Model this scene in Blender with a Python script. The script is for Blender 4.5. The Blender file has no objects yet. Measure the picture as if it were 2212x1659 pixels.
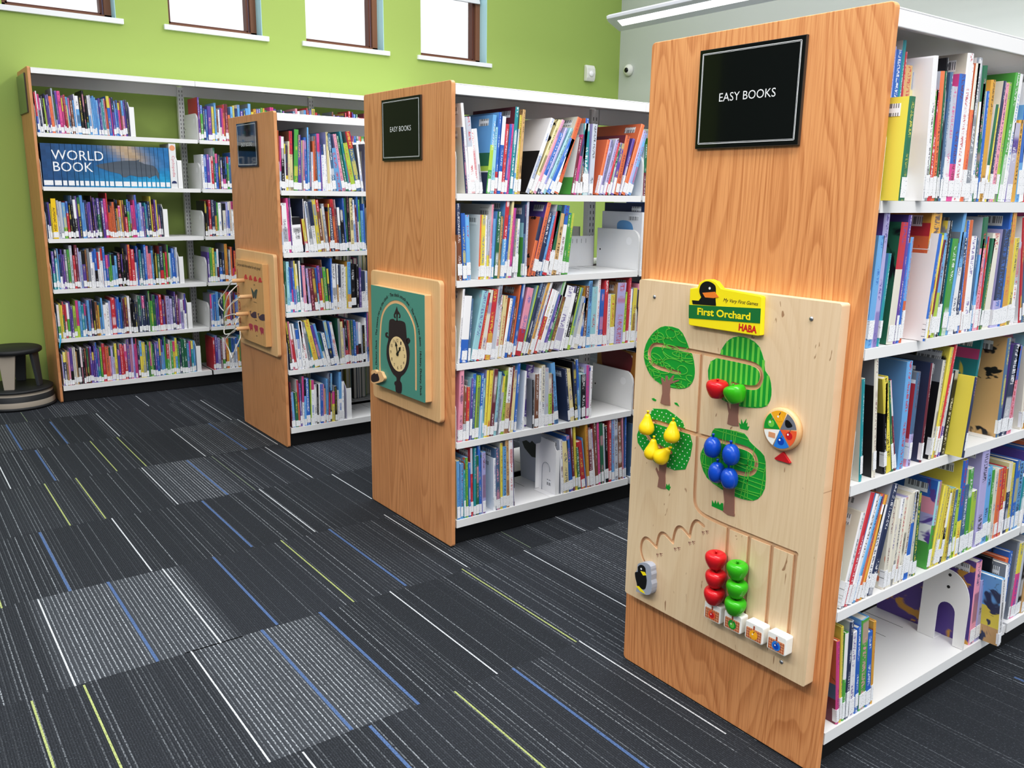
import bpy, bmesh, math, random
from mathutils import Matrix, Vector
R = math.radians
scn = bpy.context.scene
col = scn.collection
# ---------------------------------------------------------------- layout (metres)
X1, X2, X3, XB = 1.6175, 1.6358, 1.6316, 0.8516      # outer faces of the end panels
Y1, Y2, Y3, YB = 0.9702, 2.5527, 4.1146, 5.7884      # front planes of the rows
WD, TH, HP = 0.6387, 0.0158, 1.676                   # double-sided depth, panel thickness, panel height
YW, XW = 6.1828, 5.8045                              # green wall, grey wall
SHELF_Z = (1.305, 1.003, 0.704, 0.408, 0.105)
BACK_Z = (1.612, 1.306, 1.002, 0.700, 0.400, 0.105)
HB = 1.974

# ---------------------------------------------------------------- colour
def lin(h):
    h = h.lstrip('#'); o = []
    for i in (0, 2, 4):
        c = int(h[i:i+2], 16) / 255
        o.append(c / 12.92 if c <= .04045 else ((c + .055) / 1.055) ** 2.4)
    return (o[0], o[1], o[2], 1)
PAL = dict(W='F3F3F6', w='E8E2D0', c='ECDC9E', y='EEDB48', g='E3A433', o='E8703A', r='C8242F', m='6B1C2C', p='F29CB2', k='E0448F',
           v='57399A', l='B7B0E2', b='2463C4', n='1C284E', s='69ACE6', t='178E96', a='9FD6DE', G='17653F', e='46A238', L='B2D640', d='1D1D22',
           D='858A92', z='7C472A', T='CFA468', S='45688E', x='C4CAD6')
CN = dict(W='white', w='cream', c='pale yellow', y='yellow', g='golden', o='orange', r='red', m='maroon', p='pink', k='magenta',
          v='purple', l='lavender', b='blue', n='navy', s='light blue', t='teal', a='aqua', G='dark green', e='green', L='lime green', d='black',
          D='grey', z='brown', T='tan', S='slate blue', x='pale grey')
def soft(v, f=.17):
    q = [int(v[i:i + 2], 16) for i in (0, 2, 4)]; return '%02X%02X%02X' % tuple(int(a + (t - a) * f) for a, t in zip(q, (196, 200, 212)))
PL = {k: lin(v if k in 'Wd' else soft(v)) for k, v in PAL.items()}

# ---------------------------------------------------------------- materials
def mat(name, color=None, rough=.5, metal=0, emit=None, estr=0, coat=0):
    m = bpy.data.materials.new(name); m.use_nodes = True
    b = m.node_tree.nodes['Principled BSDF']
    if color is not None: b.inputs['Base Color'].default_value = lin(color) if isinstance(color, str) else color
    b.inputs['Roughness'].default_value = rough; b.inputs['Metallic'].default_value = metal
    b.inputs['Coat Weight'].default_value = coat
    if emit: b.inputs['Emission Color'].default_value = lin(emit); b.inputs['Emission Strength'].default_value = estr
    return m
class NT:
    def __init__(s, m): s.m = m; s.t = m.node_tree; s.n = s.t.nodes; s.b = s.n['Principled BSDF']
    def add(s, typ, **kw):
        n = s.n.new(typ)
        for k, v in kw.items(): setattr(n, k, v)
        return n
    def link(s, a, b): s.t.links.new(a, b)
    def val(s, inp, v):
        if hasattr(v, 'is_output'): s.link(v, inp)
        else: inp.default_value = v
    def math(s, op, a, b=0.0, c=None, clamp=False):
        n = s.add('ShaderNodeMath', operation=op, use_clamp=clamp)
        s.val(n.inputs[0], a); s.val(n.inputs[1], b)
        if c is not None: s.val(n.inputs[2], c)
        return n.outputs[0]
    def mix(s, f, a, b):
        n = s.add('ShaderNodeMix', data_type='RGBA')
        s.val(n.inputs[0], f); s.val(n.inputs[6], a); s.val(n.inputs[7], b)
        return n.outputs[2]
    def comb(s, x, y, z):
        n = s.add('ShaderNodeCombineXYZ')
        for i, v in enumerate((x, y, z)): s.val(n.inputs[i], v)
        return n.outputs[0]
    def noise(s, vec, scale=1, detail=2, rough=.5, dist=0):
        n = s.add('ShaderNodeTexNoise'); s.val(n.inputs['Vector'], vec)
        n.inputs['Scale'].default_value = scale; n.inputs['Detail'].default_value = detail
        n.inputs['Roughness'].default_value = rough; n.inputs['Distortion'].default_value = dist
        return n.outputs['Fac']
    def white(s, vec):
        n = s.add('ShaderNodeTexWhiteNoise', noise_dimensions='3D'); s.val(n.inputs['Vector'], vec); return n.outputs['Value']
    def ss(s, x, lo, hi):
        n = s.add('ShaderNodeMapRange', interpolation_type='SMOOTHSTEP'); s.val(n.inputs[0], x)
        n.inputs[1].default_value = lo; n.inputs[2].default_value = hi; return n.outputs[0]
    def xyz(s, kind='Object'):
        tc = s.add('ShaderNodeTexCoord'); sp = s.add('ShaderNodeSeparateXYZ'); s.link(tc.outputs[kind], sp.inputs[0])
        return sp.outputs[0], sp.outputs[1], sp.outputs[2]
    def bump(s, h, strength=.2, dist=.002):
        n = s.add('ShaderNodeBump'); n.inputs['Strength'].default_value = strength; n.inputs['Distance'].default_value = dist
        s.link(h, n.inputs['Height']); s.link(n.outputs[0], s.b.inputs['Normal'])

def wood_mat(name, light, dark, seed=0., grain=1., rough=.42, flecks=False):
    m = mat(name, rough=rough); N = NT(m); x, y, z = N.xyz()
    warp = N.noise(N.comb(N.math('MULTIPLY', y, 4.2), N.math('MULTIPLY', z, .6), seed), 1, 1.5, .4)
    ring = N.math('FRACT', N.math('ADD', N.math('MULTIPLY', y, 34.), N.math('MULTIPLY', warp, 30.)))
    ring = N.math('MULTIPLY', N.ss(ring, .35, .9), N.math('SUBTRACT', 1., N.ss(ring, .9, 1.)))
    streak = N.noise(N.comb(N.math('MULTIPLY', y, 260), N.math('MULTIPLY', z, 5), seed + 3), 1, 3, .6)
    broad = N.noise(N.comb(N.math('MULTIPLY', y, 11), N.math('MULTIPLY', z, .5), seed + 7), 1, 2)
    f = N.math('ADD', N.math('MULTIPLY', ring, .42 * grain), N.math('MULTIPLY', N.ss(streak, .40, .72), .55 * grain))
    f = N.math('ADD', f, N.math('MULTIPLY', N.math('SUBTRACT', broad, .5), .55), clamp=True)
    cw = N.mix(f, lin(light), lin(dark))
    if flecks:
        fl = N.noise(N.comb(N.math('MULTIPLY', y, 46), N.math('MULTIPLY', z, 13), 2.2), 1, 2, .6, 1.2)
        cw = N.mix(N.math('MULTIPLY', N.ss(fl, .70, .73), .7), cw, lin('8A5A38'))
    N.link(cw, N.b.inputs['Base Color'])
    N.bump(streak, .06, .001)
    return m
M = {}
M['oak'] = wood_mat('oak_veneer', 'E5A570', 'BB7846', 0)
M['oak2'] = wood_mat('oak_veneer_middle', 'DBA070', 'B67A4C', 4.3)
M['oak3'] = wood_mat('oak_veneer_far', 'D99F70', 'B97D4E', 9.1, .8)
M['birch'] = wood_mat('birch_plywood', 'E8CFAE', 'D4B48E', 2.2, .5, .5, True)
M['maple'] = wood_mat('maple_board', 'E6BE90', 'D2A574', 5.2, .45, .5)
M['beech'] = wood_mat('tan_panel', 'D8AC78', 'C69762', 7.2, .5, .5)
M['groove'] = mat('groove_wood', 'DDBB98', .6)
M['peg'] = mat('peg_wood', 'E9BE90', .5)
M['white'] = mat('white_metal', 'F6F6F7', .38)
M['shelf'] = mat('shelf_metal', 'EDEDED', .42)
M['white_trim'] = mat('white_trim', 'EDEFF2', .5)
M['slot'] = mat('slot_dark', '1A1A1C', .8)
M['kick'] = mat('black_kick', '0A0B0E', .6)
M['paper'] = mat('page_paper', 'E9E4D8', .8)
M['black_gloss'] = mat('sign_black', '0B0F0E', .06, coat=.3)
M['black_satin'] = mat('sign_black_satin', '14181A', .12); M['black_satin'].node_tree.nodes['Principled BSDF'].inputs['Specular IOR Level'].default_value = .16
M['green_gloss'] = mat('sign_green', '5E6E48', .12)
M['sign_white'] = mat('sign_white', 'E6E8EA', .4)
M['sign_edge'] = mat('sign_edge', '4A4038', .3)
M['screw'] = mat('screw_steel', 'B9BDC4', .3, .9)
M['brown'] = mat('frame_brown', '6B4030', .5)
M['brown2'] = mat('frame_brown_light', '8B6046', .5)
M['lilac'] = mat('frame_weatherstrip', 'B4B6E0', .5)
M['reveal'] = mat('reveal_daylight', 'BFE6EE', .6)  # cyan daylight on the right-hand reveals is put into this colour
M['plastic'] = mat('white_plastic', 'E6E6DF', .4)
M['lens'] = mat('dark_lens', '101114', .12)
M['lamp_body'] = mat('lamp_body', 'E4E5F2', .45)
M['diffuser'] = mat('lamp_diffuser', 'FFFFFF', .5, emit='FFFFFF', estr=2.2)
M['rubber'] = mat('stool_black', '1E2023', .55)
M['stool_leg_shade'] = mat('stool_leg_shade', '3A3D42', .5)  # dark copy of the tan leg, its shade put into the colour
M['stool_tan'] = mat('stool_tan', 'A39A8E', .6)
M['rope'] = mat('white_rope', 'F4F3F1', .6)
for k, c, r in (('red', 'D3202A', .22), ('green', '3FB01E', .22), ('yellow', 'F6D21C', .25), ('blue', '1450B8', .22), ('p_green', '14A038', .5), ('p_lime', '74CC50', .5),
             ('p_brown', '9A7264', .55), ('p_yellow', 'FAE51E', .45), ('p_dkgreen', '1B7A3C', .45), ('p_red', 'CF1F2A', .45), ('p_black', '141416', .4), ('p_white', 'F4F3EF', .45),
             ('p_grey', '7D808C', .5), ('p_orange', 'EE6A3C', .45), ('p_amber', 'F7B52A', .45), ('p_blue', '2C86DC', .45), ('p_beak', 'EE8A34', .45), ('p_basket', 'DDA078', .6),
             ('p_basketline', 'B05A3C', .6), ('p_clock', '33222B', .5), ('p_dial', 'F1D5A4', .55), ('p_teal', '5A9A8C', .5), ('p_ink', '2B2626', .6), ('p_num', 'B0402C', .5), ('p_car', 'CB3E42', .5),
             ('p_butter', '3F5350', .5), ('p_whale', '4A3550', .5), ('p_pig', 'B23A58', .5), ('piece_grey', 'A9AEBB', .4), ('ribbon', '3FB4E0', .5), ('w_title', 'F4F6FA', .5)):
    M[k] = mat(k, c, r)

def paint_mat(name, c, amt=.05):
    m = mat(name, rough=.75); N = NT(m); x, y, z = N.xyz()
    f = N.noise(N.comb(x, y, z), .7, 2); g = N.noise(N.comb(x, y, z), 160, 2)
    a = lin(c); b = tuple(v * (1 - amt * 2) for v in a[:3]) + (1,)
    N.link(N.mix(f, a, b), N.b.inputs['Base Color']); N.bump(g, .08, .001)
    return m
M['green_wall'] = paint_mat('green_paint', 'A8BE69')
M['grey_wall'] = paint_mat('grey_paint', 'CDD1CD')

M['dark_wall'] = paint_mat('dark_paint', '6A6F73')
def carpet_mat():
    m = mat('carpet', rough=.95); N = NT(m); x, y, z = N.xyz()
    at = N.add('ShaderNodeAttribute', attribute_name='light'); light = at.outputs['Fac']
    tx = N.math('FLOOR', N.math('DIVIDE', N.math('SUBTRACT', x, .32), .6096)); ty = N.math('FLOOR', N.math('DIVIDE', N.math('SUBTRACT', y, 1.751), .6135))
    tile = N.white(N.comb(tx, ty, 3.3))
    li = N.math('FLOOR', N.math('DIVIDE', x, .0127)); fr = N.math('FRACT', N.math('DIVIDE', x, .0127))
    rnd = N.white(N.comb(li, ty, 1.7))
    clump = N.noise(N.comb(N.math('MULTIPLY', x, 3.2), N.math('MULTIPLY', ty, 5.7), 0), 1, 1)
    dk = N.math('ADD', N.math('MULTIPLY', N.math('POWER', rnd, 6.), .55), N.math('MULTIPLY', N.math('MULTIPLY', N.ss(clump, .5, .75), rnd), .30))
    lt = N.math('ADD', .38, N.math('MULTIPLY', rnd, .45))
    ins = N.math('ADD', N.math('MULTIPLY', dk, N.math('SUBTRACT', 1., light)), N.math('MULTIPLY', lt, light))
    line = N.math('LESS_THAN', N.math('ABSOLUTE', N.math('SUBTRACT', fr, .5)), .14)
    dash = N.noise(N.comb(N.math('MULTIPLY', x, 300), N.math('MULTIPLY', y, 130), 0), 1, 2, .6)
    line = N.math('MULTIPLY', N.math('MULTIPLY', line, ins), N.ss(dash, .36, .62))
    fine = N.noise(N.comb(N.math('MULTIPLY', x, 330), N.math('MULTIPLY', y, 170), 4), 1, 2, .7)
    rib = N.math('ADD', .5, N.math('MULTIPLY', N.math('SINE', N.math('MULTIPLY', x, 990)), .5))
    base = N.mix(tile, lin('272A2F'), lin('2E3137'))
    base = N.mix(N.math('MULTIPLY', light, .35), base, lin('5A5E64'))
    base = N.mix(N.math('MULTIPLY', N.math('MULTIPLY', rib, .22), fine), base, lin('6A7078'))
    base = N.mix(N.math('MULTIPLY', N.ss(fine, .56, .72), .55), base, lin('666C76'))
    N.link(N.mix(line, base, lin('BFC5CC')), N.b.inputs['Base Color'])
    N.b.inputs['Specular IOR Level'].default_value = .15
    N.bump(N.math('ADD', N.math('MULTIPLY', rib, .5), fine), .5, .003)
    return m
M['carpet'] = carpet_mat()
def yarn(name, c):
    m = mat(name, rough=.95); N = NT(m); x, y, z = N.xyz()
    f = N.noise(N.comb(N.math('MULTIPLY', x, 300), N.math('MULTIPLY', y, 190), 0), 1, 2, .6)
    a = lin(c); N.link(N.mix(N.ss(f, .3, .62), tuple(v * .45 for v in a[:3]) + (1,), a), N.b.inputs['Base Color']); return m
for k, c in (('yarn_w', 'CDD2D8'), ('yarn_b', '566F99'), ('yarn_y', 'A9B478'), ('yarn_l', '7F8C78')): M[k] = yarn(k, c)

def book_mat():
    m = mat('book_cover', rough=.33); N = NT(m)
    a = N.add('ShaderNodeAttribute', attribute_name='col'); b = N.add('ShaderNodeAttribute', attribute_name='ink')
    uv = N.add('ShaderNodeUVMap', uv_map='UVMap'); sp = N.add('ShaderNodeSeparateXYZ'); N.link(uv.outputs[0], sp.inputs[0])
    u, v = sp.outputs[0], sp.outputs[1]; seed = N.math('MULTIPLY', a.outputs['Alpha'], 91.)
    spine = N.math('LESS_THAN', u, 1.5)
    let = N.noise(N.comb(N.math('MULTIPLY', u, 2.6), N.math('MULTIPLY', v, 310), seed), 1, 1.5, .6)
    word = N.noise(N.comb(N.math('MULTIPLY', v, 13), seed, 0), 1, 1)
    msk = N.math('LESS_THAN', N.math('ABSOLUTE', N.math('SUBTRACT', u, .5)), .24)
    ft = N.math('MULTIPLY', N.math('MULTIPLY', N.ss(let, .47, .55), N.ss(word, .44, .5)), N.math('MULTIPLY', msk, N.math('MULTIPLY', spine, .8)))
    patch = N.ss(N.noise(N.comb(N.math('MULTIPLY', v, 7), seed, 5.), 1, 1), .60, .63)
    ft = N.math('MAXIMUM', ft, N.math('MULTIPLY', N.math('MULTIPLY', patch, spine), .55))
    art = N.ss(N.noise(N.comb(N.math('MULTIPLY', u, 3.2), N.math('MULTIPLY', v, 16), seed), 1, 3, .55, .6), .58, .63)
    fa = N.math('MULTIPLY', art, N.math('SUBTRACT', 1., spine))
    N.link(N.mix(N.math('ADD', ft, fa, clamp=True), a.outputs['Color'], b.outputs['Color']), N.b.inputs['Base Color'])
    return m
M['book'] = book_mat()
def label_mat(name, period, duty, vert):
    m = mat(name, rough=.5); N = NT(m); x, y, z = N.xyz()
    if vert:   # bar code stripes
        f = N.math('GREATER_THAN', N.white(N.comb(N.math('FLOOR', N.math('MULTIPLY', y, 420)), 1, 1)), .5)
        f = N.math('MULTIPLY', f, N.math('GREATER_THAN', N.math('FRACT', N.math('ADD', N.math('MULTIPLY', z, 40), .3)), .35))
        f = N.math('MULTIPLY', f, .75)
    else:
        f = N.math('GREATER_THAN', N.noise(N.comb(N.math('MULTIPLY', x, 420), N.math('MULTIPLY', z, 330), 0), 1, 1), .66)
        f = N.math('MULTIPLY', f, .7)
    N.link(N.mix(f, lin('F4F5F8'), lin('3A3C44')), N.b.inputs['Base Color']); return m
M['spine_label'] = label_mat('spine_label', 1, 1, False)
M['barcode'] = label_mat('barcode_label', 1, 1, True)
def glass_mat():
    m = bpy.data.materials.new('window_glass'); m.use_nodes = True; t = m.node_tree; t.nodes.clear()
    o = t.nodes.new('ShaderNodeOutputMaterial'); mx = t.nodes.new('ShaderNodeMixShader'); tr = t.nodes.new('ShaderNodeBsdfTransparent'); gl = t.nodes.new('ShaderNodeBsdfGlossy')
    gl.inputs['Roughness'].default_value = .02; mx.inputs[0].default_value = .06
    t.links.new(tr.outputs[0], mx.inputs[1]); t.links.new(gl.outputs[0], mx.inputs[2]); t.links.new(mx.outputs[0], o.inputs[0]); return m
M['glass'] = glass_mat()

# ---------------------------------------------------------------- mesh helpers
class MB:
    def __init__(s): s.v = []; s.f = []; s.mi = []; s.c = []; s.k = []; s.uv = []; s.sm = []
    def face(s, idx, mi=0, c=None, k=None, uv=None, sm=False):
        s.f.append(tuple(idx)); s.mi.append(mi); s.c.append(c); s.k.append(k); s.uv.append(uv); s.sm.append(sm)
    def box(s, x0, x1, y0, y1, z0, z1, mi=0, c=None, k=None):
        b = len(s.v); s.v += [(x, y, z) for z in (z0, z1) for y in (y0, y1) for x in (x0, x1)]
        for q in ((0, 2, 3, 1), (4, 5, 7, 6), (0, 1, 5, 4), (2, 6, 7, 3), (0, 4, 6, 2), (1, 3, 7, 5)): s.face([b + i for i in q], mi, c, k)
    def prism(s, pts, fa, fb, mi=0, c=None):
        """extrude a polygon: fa / fb map a 2-D point to the two end caps"""
        b = len(s.v); n = len(pts)
        s.v += [fa(*p) for p in pts] + [fb(*p) for p in pts]
        s.face(range(b, b + n), mi, c); s.face(range(b + 2 * n - 1, b + n - 1, -1), mi, c)
        for i in range(n):
            j = (i + 1) % n; s.face((b + i, b + n + i, b + n + j, b + j), mi, c)
    def lathe(s, prof, seg=32, mi=0, M4=None, sm=True, mis=None):
        """profile of (radius, height) pairs turned about the local z axis"""
        b = len(s.v); M4 = M4 or Matrix()
        for r, h in prof:
            for i in range(seg):
                a = 2 * math.pi * i / seg; s.v.append(tuple(M4 @ Vector((r * math.cos(a), r * math.sin(a), h))))
        for j in range(len(prof) - 1):
            for i in range(seg):
                i2 = (i + 1) % seg; s.face((b + j * seg + i, b + j * seg + i2, b + (j + 1) * seg + i2, b + (j + 1) * seg + i), mis[j] if mis else mi, sm=sm)
        s.face(range(b + seg - 1, b - 1, -1), mis[0] if mis else mi); e = b + (len(prof) - 1) * seg; s.face(range(e, e + seg), mis[-1] if mis else mi)
    def tube(s, pts, r, seg=8, mi=0):
        b = len(s.v); n = len(pts); P = [Vector(p) for p in pts]; up = Vector((0.31, .2, .93)).normalized()
        for i, p in enumerate(P):
            t = (P[min(i + 1, n - 1)] - P[max(i - 1, 0)]).normalized(); a = t.cross(up).normalized(); c2 = t.cross(a)
            for k in range(seg):
                an = 2 * math.pi * k / seg; s.v.append(tuple(p + a * r * math.cos(an) + c2 * r * math.sin(an)))
        for i in range(n - 1):
            for k in range(seg):
                k2 = (k + 1) % seg; s.face((b + i * seg + k, b + i * seg + k2, b + (i + 1) * seg + k2, b + (i + 1) * seg + k), mi, sm=True)
        s.face(range(b, b + seg), mi); s.face(range(b + (n - 1) * seg, b + n * seg), mi)
    def build(s, name, mats, parent=None, kind=None, loc=None, fix=True, bevel=0, link=True):
        me = bpy.data.meshes.new(name)
        off = Vector(loc) if loc is not None else Vector((0, 0, 0))
        me.from_pydata([tuple(Vector(p) - off) for p in s.v], [], s.f)
        for m in (mats if isinstance(mats, (list, tuple)) else [mats]): me.materials.append(M[m] if isinstance(m, str) else m)
        me.polygons.foreach_set('material_index', s.mi); me.polygons.foreach_set('use_smooth', s.sm)
        if any(c is not None for c in s.c):
            ca = me.attributes.new('col', 'FLOAT_COLOR', 'CORNER'); ka = me.attributes.new('ink', 'FLOAT_COLOR', 'CORNER')
            uvl = me.uv_layers.new(name='UVMap'); C = []; K = []; U = []
            for f, c, k, uv in zip(s.f, s.c, s.k, s.uv):
                c = c or (1, 1, 1, 0); k = k or c
                for i in range(len(f)): C += c; K += k; U += (uv[i] if uv else (3., .0))
            ca.data.foreach_set('color', C); ka.data.foreach_set('color', K); uvl.data.foreach_set('uv', U)
        me.update()
        if fix:
            bm = bmesh.new(); bm.from_mesh(me); bmesh.ops.recalc_face_normals(bm, faces=bm.faces[:]); bm.to_mesh(me); bm.free()
        o = bpy.data.objects.new(name, me)
        if link: col.objects.link(o)
        if parent is not None: o.parent = parent
        if loc is not None: o.location = off
        if bevel:
            bv = o.modifiers.new('Bevel', 'BEVEL'); bv.width = bevel; bv.segments = 2; bv.limit_method = 'ANGLE'; bv.angle_limit = R(40)
        if kind: o['kind'] = kind
        return o
def thing(name, label, cat, loc=(0, 0, 0), group=None):
    o = bpy.data.objects.new(name, None); col.objects.link(o); o.location = loc; o.empty_display_size = .05
    o['label'] = label; o['category'] = cat
    if group: o['group'] = group
    return o
def tag(o, label, cat, group=None):
    o['label'] = label; o['category'] = cat
    if group: o['group'] = group
    return o
class At:
    """parts are written in world metres and stored relative to their thing"""
    def __init__(s, root): s.o = Vector(root.location); s.root = root
    def __call__(s, mb, name, mats, parent=None, bevel=0, label=None):
        mb.v = [tuple(Vector(p) - s.o) for p in mb.v]
        o = mb.build(name, mats, parent or s.root, bevel=bevel)
        if label: o['label'] = label
        return o
def P2(s, k=.001): return [tuple(float(a) * k for a in q.split(',')) for q in s.split()]
def FXp(x): return lambda y, z: (x, y, z)
def FYp(y): return lambda x, z: (x, y, z)
def FZp(z): return lambda x, y: (x, y, z)
def rrect(a0, a1, b0, b1, r, n=5, corners=(1, 1, 1, 1)):
    o = []
    for (cx, cy, st, on) in ((a1 - r, b1 - r, 0, corners[0]), (a0 + r, b1 - r, 90, corners[1]), (a0 + r, b0 + r, 180, corners[2]), (a1 - r, b0 + r, 270, corners[3])):
        if on:
            for i in range(n + 1): a = R(st + 90 * i / n); o.append((cx + r * math.cos(a), cy + r * math.sin(a)))
        else: o.append((cx + (r if st in (0, 270) else -r), cy + (r if st < 180 else -r)))
    return o
def circ(cx, cy, r, n=24, ry=None, a0=0, a1=360):
    m = n if a1 - a0 == 360 else n + 1
    return [(cx + r * math.cos(R(a0 + (a1 - a0) * i / n)), cy + (ry or r) * math.sin(R(a0 + (a1 - a0) * i / n))) for i in range(m)]
def smooth(pts, k=6, closed=False):
    o = []; n = len(pts); g = (lambda i: pts[i % n]) if closed else (lambda i: pts[max(0, min(n - 1, i))])
    for i in range(n if closed else n - 1):
        p0, p1, p2, p3 = (Vector(g(i + j)) for j in (-1, 0, 1, 2))
        for t in range(k):
            t /= k; o.append(tuple(.5 * (2 * p1 + (p2 - p0) * t + (2 * p0 - 5 * p1 + 4 * p2 - p3) * t * t + (3 * p1 - p0 - 3 * p2 + p3) * t ** 3)))
    if not closed: o.append(tuple(pts[-1]))
    return o
def ribbon(pts, w):
    """closed outline of a line of width w with round ends"""
    n = len(pts); L = []; Rr = []; P = [Vector(p) for p in pts]
    for i, p in enumerate(P):
        t = (P[min(i + 1, n - 1)] - P[max(0, i - 1)]).normalized(); nn = Vector((-t.y, t.x)) * w / 2; L.append(p + nn); Rr.append(p - nn)
    t = (P[-1] - P[-2]).normalized(); a = math.atan2(t.y, t.x); t0 = (P[0] - P[1]).normalized(); a2 = math.atan2(t0.y, t0.x)
    e = [P[-1] + Vector((math.cos(a + q), math.sin(a + q))) * w / 2 for q in (.9, .45, 0, -.45, -.9)]
    b = [P[0] + Vector((math.cos(a2 + q), math.sin(a2 + q))) * w / 2 for q in (.9, .45, 0, -.45, -.9)]
    return [tuple(q) for q in L + e + Rr[::-1] + b]
_tc = {}
def text_mesh(s, size=1, shear=0, bold=0):
    key = (s, shear, bold)
    if key not in _tc:
        cu = bpy.data.curves.new('text', 'FONT'); cu.body = s; cu.size = 1; cu.shear = shear; cu.offset = bold; cu.resolution_u = 3
        cu.align_x = 'CENTER'; cu.align_y = 'CENTER'; cu.fill_mode = 'FRONT'
        o = bpy.data.objects.new('text', cu); col.objects.link(o)
        dg = bpy.context.evaluated_depsgraph_get(); me = bpy.data.meshes.new_from_object(o.evaluated_get(dg))
        _tc[key] = ([v.co.copy() for v in me.vertices], [tuple(p.vertices) for p in me.polygons])
        bpy.data.objects.remove(o); bpy.data.curves.remove(cu); bpy.data.meshes.remove(me)
    return _tc[key]
FX = Matrix(((0, 0, -1, 0), (-1, 0, 0, 0), (0, 1, 0, 0), (0, 0, 0, 1)))     # text that faces -x
FY = Matrix(((1, 0, 0, 0), (0, 0, -1, 0), (0, 1, 0, 0), (0, 0, 0, 1)))      # text that faces -y
def put_text(mb, s, pos, F, size=None, width=None, height=None, ang=0, mi=0, shear=0, bold=0, c=None):
    V, Fc = text_mesh(s, 1, shear, bold)
    if not V: return
    x0 = min(v.x for v in V); x1 = max(v.x for v in V); y0 = min(v.y for v in V); y1 = max(v.y for v in V)
    sx = sy = size or 1
    if width: sx = width / (x1 - x0); sy = sx
    if height: sy = height / (y1 - y0); sx = sx if width else sy
    cx, cy = ((x0 + x1) / 2, (y0 + y1) / 2) if not size else (0, 0)
    T = Matrix.Translation(pos) @ F @ Matrix.Rotation(ang, 4, 'Z') @ Matrix.Diagonal((sx, sy, 1, 1)) @ Matrix.Translation((-cx, -cy, 0))
    b = len(mb.v); mb.v += [tuple(T @ v) for v in V]
    for f in Fc: mb.face([b + i for i in f], mi, c)
def cut(o, cutters):
    for q in cutters:
        m = o.modifiers.new('b', 'BOOLEAN'); m.operation = 'DIFFERENCE'; m.object = q; m.solver = 'EXACT'; m.material_mode = 'TRANSFER'
    dg = bpy.context.evaluated_depsgraph_get(); dg.update()
    me = bpy.data.meshes.new_from_object(o.evaluated_get(dg)); o.modifiers.clear(); o.data = me
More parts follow.
